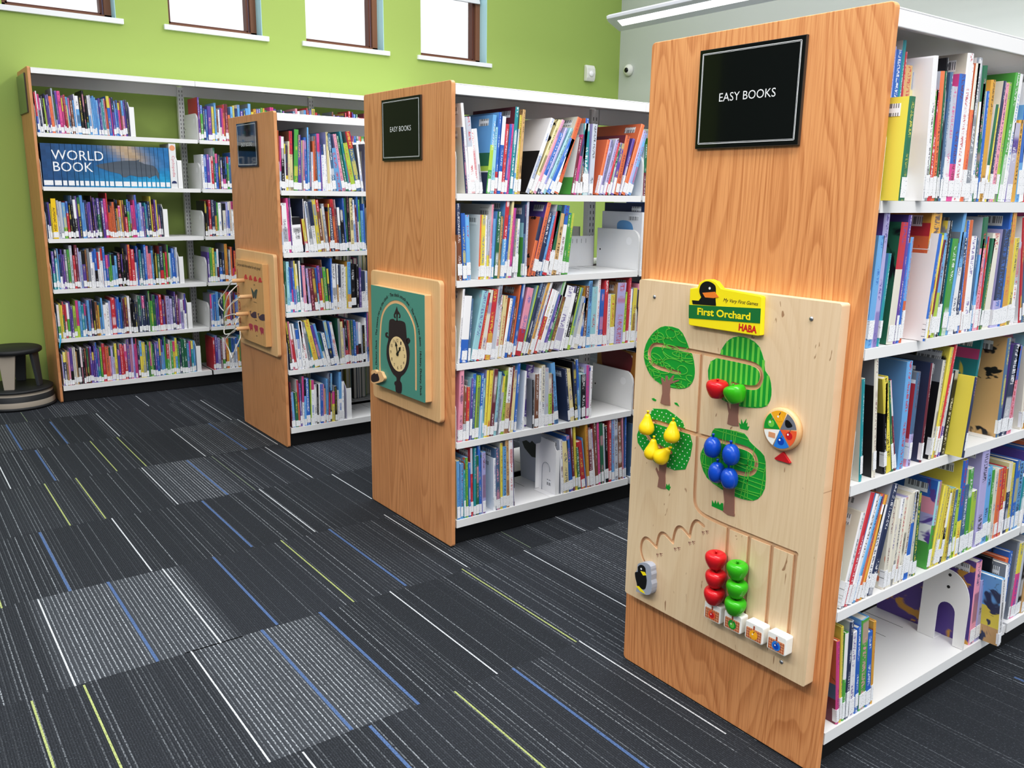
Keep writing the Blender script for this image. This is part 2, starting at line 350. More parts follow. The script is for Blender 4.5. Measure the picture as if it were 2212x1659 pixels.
# ================================================================= the setting
WX = [(1.767 + .955 * i, 2.398 + .955 * i) for i in range(-5, 3)]      # window openings along the green wall
WZ0, WZ1, WT = 2.352, 3.35, .22
def build_shell():
    mb = MB()
    mb.box(-4, 7, -3.5, YW + WT, -.06, 0)
    # light coloured tiles and single accent yarns woven into the carpet
    b = mb
    me_light = []
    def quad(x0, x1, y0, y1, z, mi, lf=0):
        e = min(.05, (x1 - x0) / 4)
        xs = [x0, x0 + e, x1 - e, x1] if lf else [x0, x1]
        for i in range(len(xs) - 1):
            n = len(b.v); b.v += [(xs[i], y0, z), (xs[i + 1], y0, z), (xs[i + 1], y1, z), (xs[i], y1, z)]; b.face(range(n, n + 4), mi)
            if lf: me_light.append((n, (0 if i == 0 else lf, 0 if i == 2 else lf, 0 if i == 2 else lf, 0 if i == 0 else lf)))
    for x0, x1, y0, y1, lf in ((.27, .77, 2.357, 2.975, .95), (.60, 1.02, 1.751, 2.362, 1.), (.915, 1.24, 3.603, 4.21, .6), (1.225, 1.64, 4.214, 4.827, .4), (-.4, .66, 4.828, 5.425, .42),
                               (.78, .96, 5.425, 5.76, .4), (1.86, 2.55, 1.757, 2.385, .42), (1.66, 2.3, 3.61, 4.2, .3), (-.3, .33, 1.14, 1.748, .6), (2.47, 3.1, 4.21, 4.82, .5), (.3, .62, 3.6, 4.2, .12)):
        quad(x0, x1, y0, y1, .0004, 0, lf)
    for k, x, y0, y1 in YARN:
        w = {'w': .0048, 'b': .0092, 'y': .0055, 'l': .004}[k]
        quad(x - w / 2, x + w / 2, y0, y1, .0008, {'w': 1, 'b': 2, 'y': 3, 'l': 4}[k])
    o = mb.build('floor', ['carpet', 'yarn_w', 'yarn_b', 'yarn_y', 'yarn_l'], kind='structure', fix=False)
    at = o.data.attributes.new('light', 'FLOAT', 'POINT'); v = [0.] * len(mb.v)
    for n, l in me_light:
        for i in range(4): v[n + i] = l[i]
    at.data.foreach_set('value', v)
    # green wall with openings
    mb = MB(); x0, x1 = -4, XW + .2
    mb.box(x0, x1, YW, YW + WT, 0, WZ0); mb.box(x0, x1, YW, YW + WT, WZ1, 3.8)
    xs = [x0] + [v for w in WX for v in w] + [x1]
    for i in range(0, len(xs), 2): mb.box(xs[i], xs[i + 1], YW, YW + WT, WZ0, WZ1)
    mb.build('wall_north', 'green_wall', kind='structure')
    mb = MB(); mb.box(-4.2, -4, -3.5, YW + WT, 0, 3.4); mb.build('wall_west', 'dark_wall', kind='structure')  # unseen wall, added to darken what the glossy signs reflect
    mb = MB(); mb.box(XW, XW + .2, -3.5, YW, 0, 3.8); mb.build('wall_east', 'grey_wall', kind='structure')
    for i, (a, c) in enumerate(WX):
        w = thing(f'window_{i+1}', '', ''); del w['label']; del w['category']; w['kind'] = 'structure'; w.location = (a, YW, WZ0)
        A = At(w)
        mb = MB(); mb.box(a - .035, c + .04, YW - .022, YW + WT, WZ0 - .032, WZ0); A(mb, 'window_sill', 'white_trim', bevel=.002)
        yf = YW + .10
        mb = MB()
        for q in ((a, a + .03, WZ0, WZ1), (c - .045, c, WZ0, WZ1)): mb.box(q[0], q[1], yf, yf + .09, q[2], q[3])
        mb.box(a, c, yf, yf + .09, WZ0, WZ0 + .03); mb.box(a, c, yf, yf + .09, WZ1 - .03, WZ1)
        mb.box(c - .068, c - .052, yf + .02, yf + .08, WZ0 + .03, WZ1 - .03, 1)
        mb.box(c - .052, c - .045, yf + .03, yf + .08, WZ0 + .03, WZ1 - .03, 2)
        mb.box(a + .03, a + .045, yf + .02, yf + .08, WZ0 + .03, WZ1 - .03, 1); mb.box(a + .03, c - .06, yf + .02, yf + .08, WZ0 + .03, WZ0 + .042, 1)
        A(mb, 'window_frame', ['brown2', 'brown', 'lilac'])
        mb = MB(); mb.box(a + .03, c - .06, yf + .045, yf + .049, WZ0 + .03, WZ1 - .03); A(mb, 'window_pane', 'glass')
        mb = MB(); mb.box(c - .004, c + .0, YW + .002, yf, WZ0, WZ1); A(mb, 'window_reveal', 'reveal')
        mb = MB(); mb.box(a + .02, c - .02, yf - .02, yf - .012, {7: 2.84}.get(i, 2.95), WZ1); mb.box(a + .02, c - .02, yf - .026, yf - .006, {7: 2.82}.get(i, 2.93), {7: 2.84}.get(i, 2.95)); A(mb, 'roller_blind', 'white_trim')
YARN = [(q.split()[0], *[float(v) for v in q.split()[1:]]) for q in """w 1.278 5.43 5.754;w 1.584 4.832 5.413;l .618 5.421 5.683;w .975 4.823 5.414;b .722 4.825 5.354;w 1.24 4.213 4.82;b 1.451 4.213 4.832;w 1.615 4.213 4.829;w 1.543 3.608 4.205
y .826 4.21 4.815;y .958 4.21 4.815;b .567 4.22 4.79;w .387 4.209 4.82;w .933 3.6 4.2;b 1.144 3.6 4.2;l 1.265 3.6 4.2;w 1.282 2.993 3.595;y .518 3.597 4.203;y .648 3.597 4.21;b .408 2.975 3.588;w .668 2.982 3.589;b 1.028 2.989 3.587
b .88 2.367 2.982;y 1.14 2.37 2.989;b .512 4.83 5.42;w .312 2.355 2.968;b .524 2.357 2.979;w .703 2.357 2.981;w .617 1.75 2.36;b .828 1.753 2.364;y .206 1.74 2.346;y .331 1.74 2.348;w .694 1.14 1.742;y .21 2.968 3.58;w 1.638 3.2 3.604
w 1.592 2.381 3.004;b 1.338 2.376 2.989;w 1.272 1.751 2.371;y 1.567 1.757 2.38;w 1.848 1.79 2.385;l 1.884 2.389 2.581;w 2.165 2.395 2.586;w 2.233 1.8 2.394;w 1.578 1.2 1.757;b 1.019 1.751 2.369;y 1.128 1.14 1.748;b 1.324 1.2 1.751;b .872 1.14 1.742
w 2.30 .35 .80;w 2.05 .2 .62;b 2.45 .3 .9;w 2.75 .4 .8;y .45 .6 1.14;w -.3 3.6 4.2;b -.1 2.4 2.98;w -.2 4.83 5.4;w 2.1 4.83 5.4;b 2.4 3.6 4.2""".replace('\n', ';').split(';')]
build_shell()

# ================================================================= bookcases
BAY = .9
def bracket_pts(y0, y1, h, front=True, r=.045):
    """side outline of a shelf end bracket, front at y0"""
    a = [(y0, -.018), (y0, h - r)] + [(y0 + r - r * math.cos(R(q)), h - r + r * math.sin(R(q))) for q in (20, 40, 60, 80)] + [(y1, h), (y1, -.018)]
    return a
def add_shelf(A, xa, xb, yf, sgn, depth, z, base=False):
    """one shelf with its two end brackets; sgn +1: front faces -y, -1: front faces +y"""
    yb = yf + sgn * depth; ya, yc = sorted((yf, yb))
    mb = MB(); mb.box(xa + .006, xb - .006, ya, yc, z - .004, z)
    lip = .024 if not base else .03
    la, lb = sorted((yf, yf + sgn * .012)); mb.box(xa + .006, xb - .006, la, lb, z - lip, z - .004)
    for i in range(9): x = xa + .09 + i * .09; mb.box(x, x + .001, min(yb, yb - sgn * .12), max(yb, yb - sgn * .12), z, z + .0004, 1)
    s = A(mb, 'base_shelf' if base else 'shelf', ['shelf', 'slot'], bevel=0)
    if not base:
        for xq, in ((xa + .002,), (xb - .004,)):
            mb = MB(); p = bracket_pts(0, depth - .03, .165)
            mb.prism([(yf + sgn * (a + .001), z + h) for a, h in p], FXp(xq), FXp(xq + .002))
            d = -.0006 if xq > (xa + xb) / 2 else .0026
            cp = circ(yf + sgn * .06, z + .118, .016, 16); mb.prism(cp, FXp(xq + d), FXp(xq + d + .0004), 1)
            cp = circ(yf + sgn * (depth - .05), z + .075, .004, 8); mb.prism(cp, FXp(xq + d), FXp(xq + d + .0004), 2)
            A(mb, 'shelf_bracket', ['shelf', 'white', 'slot'], parent=s)
            # children of a shelf are stored relative to the thing as well: the shelf itself sits at its origin
def upright(A, x, y, h):
    mb = MB(); mb.box(x - .02, x + .02, y - .016, y + .016, 0, h)
    for k in range(int(h / .026) - 3):
        z = .08 + k * .026
        for dx in (-.009, .009):
            mb.box(x + dx - .0015, x + dx + .0015, y - .0166, y - .0158, z, z + .014, 1)
    A(mb, 'upright', ['white', 'slot'])
def bookcase(name, label, X, Y, oak, nbay):
    t = thing('double_sided_bookcase', label, 'bookcase', (X, Y + WD / 2, 0), 'double sided bookcases in parallel rows')
    A = At(t)
    mb = MB(); mb.prism(rrect(Y, Y + WD, .004, HP, .012), FXp(X), FXp(X + TH)); A(mb, 'end_panel', oak, bevel=.002)
    xs = [X + TH + .001 + BAY * i for i in range(nbay + 1)]
    mb = MB(); mb.box(xs[0], xs[-1], Y + .03, Y + WD - .03, .003, .078); A(mb, 'kick_plinth', 'kick')
    for i in range(nbay):
        mb = MB(); mb.box(xs[i] + .001, xs[i + 1] - .001, Y + .002, Y + WD - .002, 1.663, 1.667)
        for y in (Y + .002, Y + WD - .014): mb.box(xs[i] + .001, xs[i + 1] - .001, y, y + .012, 1.631, 1.663)
        A(mb, 'canopy_top', 'white', bevel=.002)
    for i, x in enumerate(xs): upright(A, x + (.022 if i == 0 else 0), Y + WD / 2, 1.66)
    for i in range(nbay):
        for z in SHELF_Z:
            for yf, sg in ((Y + .002, 1), (Y + WD - .002, -1)): add_shelf(A, xs[i], xs[i + 1], yf, sg, .285, z, z < .2)
        mb = MB(); mb.box(xs[i] + .03, xs[i + 1] - .03, Y + WD / 2 - .012, Y + WD / 2 + .012, 1.60, 1.6625); A(mb, 'cross_rail', 'white')
    return t
bookcase('near', 'nearest oak-ended bookcase, the one holding the fruit tree activity board', X1, Y1, 'oak', 2)
bookcase('mid', 'middle oak-ended bookcase, the one holding the green clock board', X2, Y2, 'oak2', 2)
bookcase('far', 'oak-ended bookcase holding the number matching board with white cords', X3, Y3, 'oak3', 2)
t = thing('single_sided_bookcase', 'long white bookcase standing against the green wall, full of thin books', 'bookcase', (XB, YB + .16, 0)); A = At(t)
mb = MB(); mb.prism(rrect(YB, YB + .375, .004, HB, .012), FXp(XB), FXp(XB + TH)); A(mb, 'end_panel', 'oak3', bevel=.002)
BXS = [XB + TH + .001 + .9215 * i for i in range(4)]
mb = MB(); mb.box(BXS[0], BXS[-1], YB + .03, YB + .36, .003, .078); A(mb, 'kick_plinth', 'kick')
for i in range(3):
    mb = MB(); mb.box(BXS[i] + .001, BXS[i + 1] - .001, YB + .002, YB + .36, 1.965, 1.969); mb.box(BXS[i] + .001, BXS[i + 1] - .001, YB + .002, YB + .014, 1.937, 1.965); A(mb, 'canopy_top', 'white', bevel=.002)
    for z in BACK_Z: add_shelf(A, BXS[i], BXS[i + 1], YB + .002, 1, .30, z, z < .2)
    mb = MB(); mb.box(BXS[i] + .02, BXS[i + 1] - .02, YB + .335, YB + .35, 1.90, 1.9645); A(mb, 'cross_rail', 'white')
for x in BXS[:-1]: upright(A, x + (.025 if x == BXS[0] else 0), YB + .34, 1.96)

# ================================================================= books
BK = {
 'A0':"1645 20.5 197 0 -4 G/y;1667 15.3 297 0 2 l;1682 22.6 292 0 2 b;1705 10.6 312 0 2 t;1715 7.6 291 0 2 r;1723 24.9 267 0 2 T/s;1748 21.8 256 -1 2 c;1769 3.5 280 -4 -2 W;1773 16.2 284 -4 -2 W;1789 37 224 -1 0 e;1826 16.1 225 -4 0 r;1842 14.8 263 -4 0 o/x;1857 8.4 264 -4 0 G;1865 7 291 -5 0 d/d;1872 10.4 264 -2 0 S;1883 22.9 237 -2 0 W+k;1906 24.2 264 -1 0 k;1930 24.5 308 -1 0 W/w;1954 10.9 287 -2 0 W;1965 16.5 291 0 0 o;1982 22.8 303 -3 0 D;2005 15.4 252 -1 0 W+b;2020 20.7 290 -5 0 G/x;2041 10.5 239 -3 0 b;2051 18.4 264 -2 0 g;2070 10.6 214 2 0 W;2080 9.6 207 1 0 y;2090 11.8 266 2 0 n;2102 19 262 1 0 p;2121 15.4 265 0 0 L;2136 20.5 288 3 0 e/e;2157 19.6 287 2 0 W;2176 34.2 180 -1 0 v;2210 20.2 188 -3 0 g;2231 20.5 223 -4 0 s;2251 23.7 275 -8 0 W;2275 24 252 -9 0 r",
 'A1':"1649 20 232 2 0 s/s;1669 20.3 282 0 0 l/v;1691 9.3 195 3 0 t;1728 25 258 2 0 w/G;1753 12.4 273 2 0 v/v;1766 10.2 215 1 0 b;1776 10.6 227 1 0 o;1841 10.3 234 4 -2 b/W;1851 41.9 283 1 0 g/o;1893 5.9 229 4 0 y;1899 6.8 219 5 0 m;1906 16.7 233 3 0 L;1923 8.6 260 1 0 D;1931 10.8 260 1 0 d;1951 24.2 220 2 0 e/t;1975 11.1 278 4 0 s/s;1986 24.7 234 1 0 W;2011 15.9 221 -1 0 n;2027 10.5 260 -3 0 b;2037 12.4 261 -2 0 o;2050 28 223 -3 0 W;2078 10.4 220 -3 0 S;2088 13.3 217 1 0 s;2101 24 267 -3 0 p/x;2125 7.7 222 -1 0 r;2133 14.1 217 3 0 G;2147 32.1 229 0 0 w;2194 35.5 238 0 0 l/l;2230 12.8 281 -2 0 b/b;2243 28.6 291 -4 0 g+o;2271 21.1 216 -2 0 y;2292 21.3 205 -4 0 W;2343 13.7 271 -12 0 r/W;2357 33.2 243 -10 0 S;2390 33.8 252 -10 0 W",
 'A2':"1679 10.2 235 -7 0 t/w;1729 13.9 275 -8 0 w/d;1773 13 215 -9 0 d/d;1786 21.9 230 -14 0 y;1808 11.1 223 -15 0 G;1819 8.9 226 -16 0 m;1833 22.5 252 -2 0 s/s;1871 16.1 223 0 0 p/r;1929 9.5 238 0 0 m/n;1970 12.2 239 3 0 w/d;1982 14.7 268 6 0 y;1997 9.9 273 7 0 r;2007 14.9 203 5 0 v;2022 22.6 208 5 0 d+w;2049 10.3 197 4 -4 n/y;2248 9 270 5 5 t/t;2308 17.6 264 -2 0 S/T;2326 38.7 242 3 0 n/v;2364 27.2 236 -1 0 p;2447 12.6 231 -7 0 w/w;2460 19 264 -10 0 g",
 'A3':"1653 15.5 223 13 0 W/w;1669 15.7 266 14 0 r/W;1684 18.1 259 16 0 W/s;1702 13.7 251 16 0 s;1716 13.8 253 14 0 o;1730 11.6 249 15 0 g;1741 21 222 12 0 W;1762 23.7 266 13 0 n/x;1827 14.7 220 1 0 w;1842 14.8 219 2 0 w;1857 15 218 3 0 w;1872 15.1 218 3 0 w;1887 15.2 220 3 0 w;1902 15.4 223 3 0 w;1917 20.7 225 1 0 w;1938 18.3 222 -2 0 w;1956 18.5 216 -4 0 G;2023 16.4 228 3 0 s/b;2040 13.8 212 7 0 y;2054 13.9 206 7 0 y;2068 16.8 198 5 0 y;2084 14.1 186 4 0 d;2099 8.5 191 3 0 y;2107 17.2 195 1 0 y;2124 17.4 189 0 0 S;2142 17.5 186 -1 0 L;2159 23.6 261 -2 0 y/y;2183 23.9 191 -3 0 S;2207 24.2 232 -5 0 e;2231 24.5 165 -4 0 L;2268 37.6 281 -4 0 l/l;2305 28.7 216 -5 0 s;2334 16.1 206 -5 0 e;2350 19.5 201 -4 0 w;2370 23 201 -4 0 o;2393 23.3 199 -5 0 r;2416 13.4 195 -5 0 g;2429 20.3 207 -4 0 n;2450 17.1 201 -5 0 y;2467 24.1 204 -2 0 b;2491 27.9 195 -4 0 s;2519 28.3 150 -2 0 t",
 'A4':"1690 12.2 225 -8 0 k/o;1703 9.5 256 -7 0 y;1712 12.4 234 -5 0 e;1724 15.4 257 -4 0 n;1740 23.3 225 -6 0 W;1763 17.7 232 -6 0 b;1781 29.8 247 -6 0 e/s;1811 22.2 204 -7 0 b;1833 10.2 227 -6 0 g;2320 30 250 -4 0 p/v;2352 26 186 -3 0 l;2380 16 207 -8 -5 W/s;2400 12 240 -3 0 d/d;2414 12 170 0 0 L;2430 16 225 -4 -3 W/D;2449 12 200 0 0 r;2463 14 190 0 0 w;2480 16 215 0 0 o;2498 20 230 0 0 b",
 'B0':"1698 10.8 222 -5 0 n/w;1709 11.6 301 -6 0 W/W;1720 21.4 257 -5 0 W;1742 15.7 218 -7 0 W+r;1758 13.8 220 -7 0 W;1785 15.9 270 6 0 e/s;1801 18.1 229 4 0 a;1819 12.1 280 4 0 r/s;1831 16.2 267 5 0 b;1848 14.3 242 5 0 r;1862 11.1 243 6 0 b;1873 11.5 244 5 0 k;1884 16.6 303 5 0 t/m;1901 9.2 228 6 0 s;1910 11.7 276 4 0 y;1922 13.4 296 4 0 T;1958 19.2 292 23 0 W/d;1977 17.1 295 26 0 c;1994 15.1 297 26 0 p;2009 17.3 244 26 0 n;2026 13.1 267 26 0 l;2039 15.3 271 28 0 a;2055 19.9 229 28 0 b;2075 17.8 223 26 0 W;2092 24.6 299 21 0 o/w;2177 12.9 215 10 0 m/W;2190 13.9 246 11 0 k;2204 13.9 237 9 0 D;2218 16.4 284 5 0 z/o;2234 30.6 265 0 0 t;2265 24.7 265 3 0 x/l;2305 14.5 215 14 0 o/o;2320 17 214 14 0 l;2337 17.1 219 17 0 l;2354 12.2 208 17 0 r;2366 14.8 203 15 0 G;2381 19.8 204 14 0 v;2401 24.9 234 13 0 o/m;2425 15.1 228 17 0 v;2441 20.2 290 19 0 o/o;2461 15.3 268 19 0 l;2476 17.9 256 18 0 s",
 'B1':"1666 20.2 267 -2 0 n/z;1687 17.6 234 -2 0 b;1704 17.8 228 -2 0 s;1753 6.8 229 2 0 o/W;1760 18.1 228 2 0 y;1778 10.1 226 1 0 W;1788 10.2 212 2 0 y;1798 9 265 3 0 p/W;1807 12.3 215 3 0 s;1820 17.7 240 4 0 G;1837 11.2 223 4 0 T;1849 17.9 282 5 0 r/s;1866 10.5 227 5 0 b;1877 10.5 278 5 0 c;1887 12.7 253 5 0 k;1900 11.5 215 5 0 D;1912 16.2 214 3 0 W;1949 10.8 265 2 0 n/e;1960 11.7 285 2 0 x;1977 15.3 224 14 0 o/o;1993 19.8 280 15 0 o/v;2012 22.1 241 14 0 n;2035 11.1 230 15 0 s;2046 22.4 248 15 0 r/x;2068 24.9 265 10 0 W;2093 21.4 234 10 0 T;2114 25.3 263 8 0 W/S;2140 15.3 228 7 0 e;2155 17.7 234 7 0 e",
 'B2':"1665 9.9 269 5 0 W/w;1675 32 242 5 0 b/W;1707 11.3 232 4 0 S;1719 27.2 260 12 0 a/a;1746 12.3 253 12 0 r;1758 22.6 261 10 0 w;1781 27 261 8 0 r;1808 18.8 283 8 0 x;1827 14.7 238 6 0 W;1841 19.1 235 7 0 c;1860 13.6 224 10 0 W/o;1874 12.9 232 10 0 b;1887 12.9 206 9 0 z;1900 7.8 272 9 0 o/o;1908 13.9 283 10 0 b;1921 29.7 260 13 0 p/p;1951 7.5 273 16 0 L;1959 12.4 285 17 0 S;1971 11.1 280 17 0 n;1982 14.3 285 19 0 g;1996 13.4 287 19 0 W;2010 19.4 257 20 0 r;2029 20.4 249 20 0 W;2050 16.9 234 21 0 v;2066 16.1 287 18 0 e/x;2083 18.5 221 18 0 z;2101 41.1 257 16 0 W/d;2142 18.9 230 15 0 W;2161 17.1 255 14 0 d;2178 17.2 250 15 0 L;2195 19.2 214 15 0 x;2214 23.2 184 12 0 w;2238 18.5 203 8 0 b;2256 21.6 249 3 0 z/g;2278 19.8 269 2 0 s/s;2298 28.9 243 2 0 a;2326 16.1 281 2 0 W;2342 24.2 231 2 0 b;2367 22.9 266 1 0 r/r;2390 19 209 0 0 W;2409 23.2 208 0 0 y;2432 48.6 252 3 0 l/T;2480 16.9 213 1 0 L;2497 15.9 271 2 0 r/r;2513 13.3 225 1 0 W;2527 23.1 227 2 0 y;2550 10.8 219 3 0 d",
 'B3':"1666 20.3 276 2 0 p/p;1686 14.3 209 2 0 z;1700 14.4 204 2 0 r;1715 11.1 235 3 0 v;1726 14.1 250 2 0 S;1740 17.5 240 3 0 L;1757 14.2 247 3 0 b;1772 10.5 227 2 0 a;1782 11 257 3 0 y;1793 14.9 254 4 0 y;1808 17.9 257 5 0 m;1826 13.7 244 6 0 a;1840 8.6 229 6 0 D;1848 10.8 226 6 0 y;1859 15.2 244 5 0 L;1874 21 256 5 0 T;1895 8.8 261 5 0 m;1904 16.8 242 4 0 c;1921 13.3 268 4 0 b/s;1962 9.9 233 3 0 W/W;1972 41.1 246 9 4 v/t;2014 7.8 195 -1 0 d/D;2025 19.4 216 0 0 z;2045 11.6 236 0 0 W;2056 18.6 247 0 0 W;2075 21.1 234 -1 0 x;2096 18.9 212 -2 0 L;2115 11.9 208 -3 0 m;2127 21.5 252 -6 0 s/s;2198 13.2 221 -7 0 n/n;2211 22.1 218 -8 0 c;2233 18.8 245 -5 0 d/d;2252 13.4 253 -5 0 b;2266 27 188 -2 0 d;2293 15.6 223 -1 0 k/l;2308 12.7 217 1 0 W",
 'B4':"1664 14.5 231 -1 0 s;1678 15.4 217 0 0 s;1694 10.4 190 -1 0 t;1704 12.6 238 -1 0 e;1717 10.5 215 -1 0 b;1727 10.6 271 -1 0 r;1738 12.7 268 0 0 t;1751 14.9 237 -1 0 G;1765 12.9 276 -2 0 b;1778 19.4 245 -1 0 l;1833 11.8 213 -1 0 W/W;1844 20.3 250 -2 0 S;1865 12 268 -1 0 y;1877 17.8 252 -1 0 s;1894 15.7 280 -2 0 T;1910 19.9 274 -2 0 W;1930 3.6 272 -2 0 d;2172 14.8 232 -4 0 W/x;2187 28.3 223 -4 0 c;2216 22.5 244 -7 0 b/b;2238 12.6 285 -6 0 m;2251 12.6 277 -5 0 y;2263 17.8 187 -6 0 G;2281 27.1 209 -9 0 r;2308 6.2 224 -9 0 s/b;2314 15.5 290 -5 0 g;2330 20.8 261 -6 0 m;2351 12.5 252 -7 0 W;2363 16.3 281 -6 0 z/r;2379 13.2 277 -5 0 k;2392 20.1 270 -5 0 G;2413 9 265 -5 0 W;2422 15.5 254 -5 0 d;2437 16.6 302 -3 0 r/r;2454 16.2 288 -3 0 s;2470 24.4 288 -4 0 x;2494 24.1 258 -5 0 z;2518 8.8 287 -4 0 p;2527 11 293 -2 0 b/S",
 'C0':"1647 3.5 281 1 0 o;1651 9.2 255 2 0 x;1660 17.1 253 1 0 d;1677 6.4 220 1 0 W;1683 10.7 213 1 0 y;1694 8.6 233 2 0 c;1703 17.3 281 1 0 c/z;1720 23.9 290 3 0 e/n;1744 19.6 265 1 0 v;1763 8.8 240 1 0 D;1772 10.1 241 1 0 p;1782 14.1 255 0 0 b;1796 8.8 303 1 0 s/D;1805 11.1 270 0 0 S;1816 11.1 187 1 0 W;1828 11.2 239 0 0 o;1839 11.2 263 -1 0 z;1850 15.7 276 0 0 s;1866 9 225 0 0 v;1875 18.1 227 -2 0 W;1893 11.4 226 -2 0 W;1904 13.7 286 -1 0 c;1918 11.4 198 -2 0 W;1929 20.7 280 -5 0 S/S;1950 32.4 210 -8 0 s;1982 18.6 281 -9 0 p;2001 16.4 273 -10 0 G;2017 14.1 295 -9 0 t;2031 4.7 238 -11 0 k;2036 26 240 -11 0 L/L;2062 28.6 298 -11 0 S/D;2090 12 234 -6 0 W",
 'C1':"1644 13 229 0 0 s;1657 30.4 241 -2 0 W;1687 10.9 265 -2 0 k;1698 6.6 265 -1 0 v;1705 9.7 221 -3 0 W;1715 45.5 172 -4 0 W;1769 3.5 262 -1 0 W/n;1772 16.6 165 -6 0 r;1789 11.2 251 -4 0 W;1800 18 247 -6 0 D;1818 20.4 247 -6 0 W;1839 20.5 260 -6 0 y;1859 16 259 -6 0 z;1875 9.2 216 -5 0 c;1884 18.4 239 -6 0 D;1903 6.9 238 -1 0 o;1910 23.2 221 -3 0 n;1933 16.3 262 -5 0 o;1949 9.4 260 -4 0 m;1959 14.1 221 -3 0 S;1973 18.9 209 -3 0 d;1992 9.5 268 -3 0 b;2001 9.5 268 -3 0 G;2011 11.9 278 -2 0 d;2023 19.1 268 -1 0 c;2042 16.8 260 -3 0 x;2059 9.6 234 -3 0 m;2068 7.2 277 -2 0 W;2075 9.7 260 -2 0 e;2085 14.6 205 -1 0 s;2100 7.3 239 -1 0 b",
 'C2':"1656 8.2 258 -1 0 G;1664 16.5 255 0 0 a;1681 12.4 228 -2 0 s;1693 8.3 222 -2 0 k;1701 10.4 223 -2 0 b;1712 8.3 258 -2 0 l;1720 14.6 242 -3 0 t;1735 8.4 257 -1 0 W;1743 10.5 233 -2 0 W;1754 16.9 233 -2 0 p;1770 10.6 227 -3 0 d;1781 12.8 218 -4 0 l;1794 19.2 217 -4 0 m;1813 19.3 216 -5 0 m;1832 8.6 218 -4 0 a;1841 17.3 229 -4 0 r;1858 8.7 221 -3 0 y;1867 4.3 258 -4 0 z;1871 19.6 220 -4 0 e;1891 10.9 212 -3 0 n;1902 11 263 0 0 b;1913 24.2 234 -2 0 W;1937 8.9 234 0 0 T;1946 13.3 229 -1 0 W;1959 17.8 229 1 0 W;1977 11.2 216 0 0 W;1988 9 218 0 0 y;1997 20.3 243 0 0 g;2017 27.2 226 -1 0 d;2045 18.2 226 0 0 d;2063 13.7 209 0 0 v;2077 23 191 -1 0 W;2099 13.9 191 0 0 W",
 'C3':"1666 14.7 264 -5 0 n;1680 10.5 251 -5 0 p;1691 14.8 240 -7 0 r;1706 10.6 238 -6 0 W;1716 17 207 -5 0 W;1733 17.1 250 -4 0 W;1750 21.4 247 -8 0 W;1772 17.2 243 -9 0 D;1789 10.8 195 -11 0 t;1800 28.3 255 -12 0 y/y;1828 19.7 226 -13 0 S;1848 13.2 233 -13 0 s;1861 13.2 186 -14 0 w;1874 17.7 179 -11 0 W;1892 20 243 -10 0 n/n;1912 11.2 237 -9 0 b;1923 17.9 232 -10 0 W;1941 13.5 246 -2 0 D/G;1954 15.8 228 -2 0 c;1970 9.1 194 -2 0 l;1979 15.9 238 -3 0 r;1995 6.8 234 -2 0 r;2002 9.1 233 -2 0 T;2011 13.8 231 -1 0 S;2025 13.8 231 -1 0 b;2039 13.8 221 -1 0 m;2053 16.2 216 -1 0 d;2069 9.3 206 -1 0 x;2078 14 201 -1 0 d;2092 11.7 238 -1 0 W;2104 4.7 267 0 0 b",
 'C4':"1661 6.7 240 -1 0 m;1667 15.1 189 -2 0 s;1683 16.8 183 -1 0 G;1699 10.1 248 -1 0 o;1710 10.8 228 -1 0 v;1720 11.2 264 1 0 W;1732 11.9 246 1 0 s;1743 22.2 250 -1 0 b;1766 5.2 238 1 0 L;1771 15.5 238 1 0 W;1786 15.6 213 1 0 W;1802 10.4 212 0 0 d;1812 8.7 211 1 0 W;1821 17.4 212 1 0 b;1838 8.7 208 0 0 p;1847 7 184 0 0 T;1854 12.3 235 1 0 s;1867 8.8 264 2 0 r;1875 10.6 262 2 0 n;1886 17.7 163 1 0 y;1904 14.2 190 0 0 d;1918 8.9 165 1 0 W;1927 16.1 263 1 0 W;1943 14.4 211 1 0 W",
}
BANDS = {('B0', 'e/s'): ([(.3, 'e'), (.62, 'L'), (1, 's')], [(.16, 'n'), (.27, 'n'), (.285, 'W'), (.35, 'L'), (.52, 'G'), (1, 's')]), ('B0', 'W/d'): ([(.5, 'x'), (1, 'W')], [(.56, 'd'), (1, 'W')]),
  ('B2', 'b/W'): ([(.35, 'b'), (1, 'W')], [(.35, 'b'), (1, 'W')]), ('B1', 'n/e'): ([(.6, 'S'), (1, 'n')], [(.55, 'e'), (.75, 'a'), (1, 'S')]), ('A2', 'w/d'): (None, [(.78, 'd'), (1, 'D')]),
  ('A2', 'p/r'): ([(.35, 'l'), (1, 'S')], [(.3, 'p'), (.88, 'r'), (.92, 'W'), (1, 'D')]), ('A3', 's/b'): ([(.5, 'e'), (1, 'a')], [(.3, 'e'), (.5, 'W'), (.62, 'l'), (.8, 'p'), (1, 'b')]),
  ('A4', 'k/o'): (None, [(.3, 'm'), (.48, 'S'), (1, 'o')]), ('A4', 'W/s'): (None, [(.25, 'T'), (.55, 'y'), (1, 's')]), ('B0', 'm/W'): (None, [(.3, 'e'), (1, 'W')]), ('A0', 'e/e'): ([(1, 'e')], None),
  ('B1', 'n/z'): ([(.6, 'z'), (1, 'n')], [(.6, 'T'), (1, 'n')]), ('B3', 'b'): ([(.5, 's'), (1, 'b')], None), ('B0', 't/m'): (None, [(.7, 't'), (1, 'm')]), ('A1', 'g/o'): (None, [(.8, 'o'), (.9, 'r'), (1, 'g')]),
  ('B1', 'r/s'): ([(.5, 's'), (1, 'r')], None), ('A2', 't/t'): (None, [(.75, 't'), (.85, 'k'), (1, 't')])}
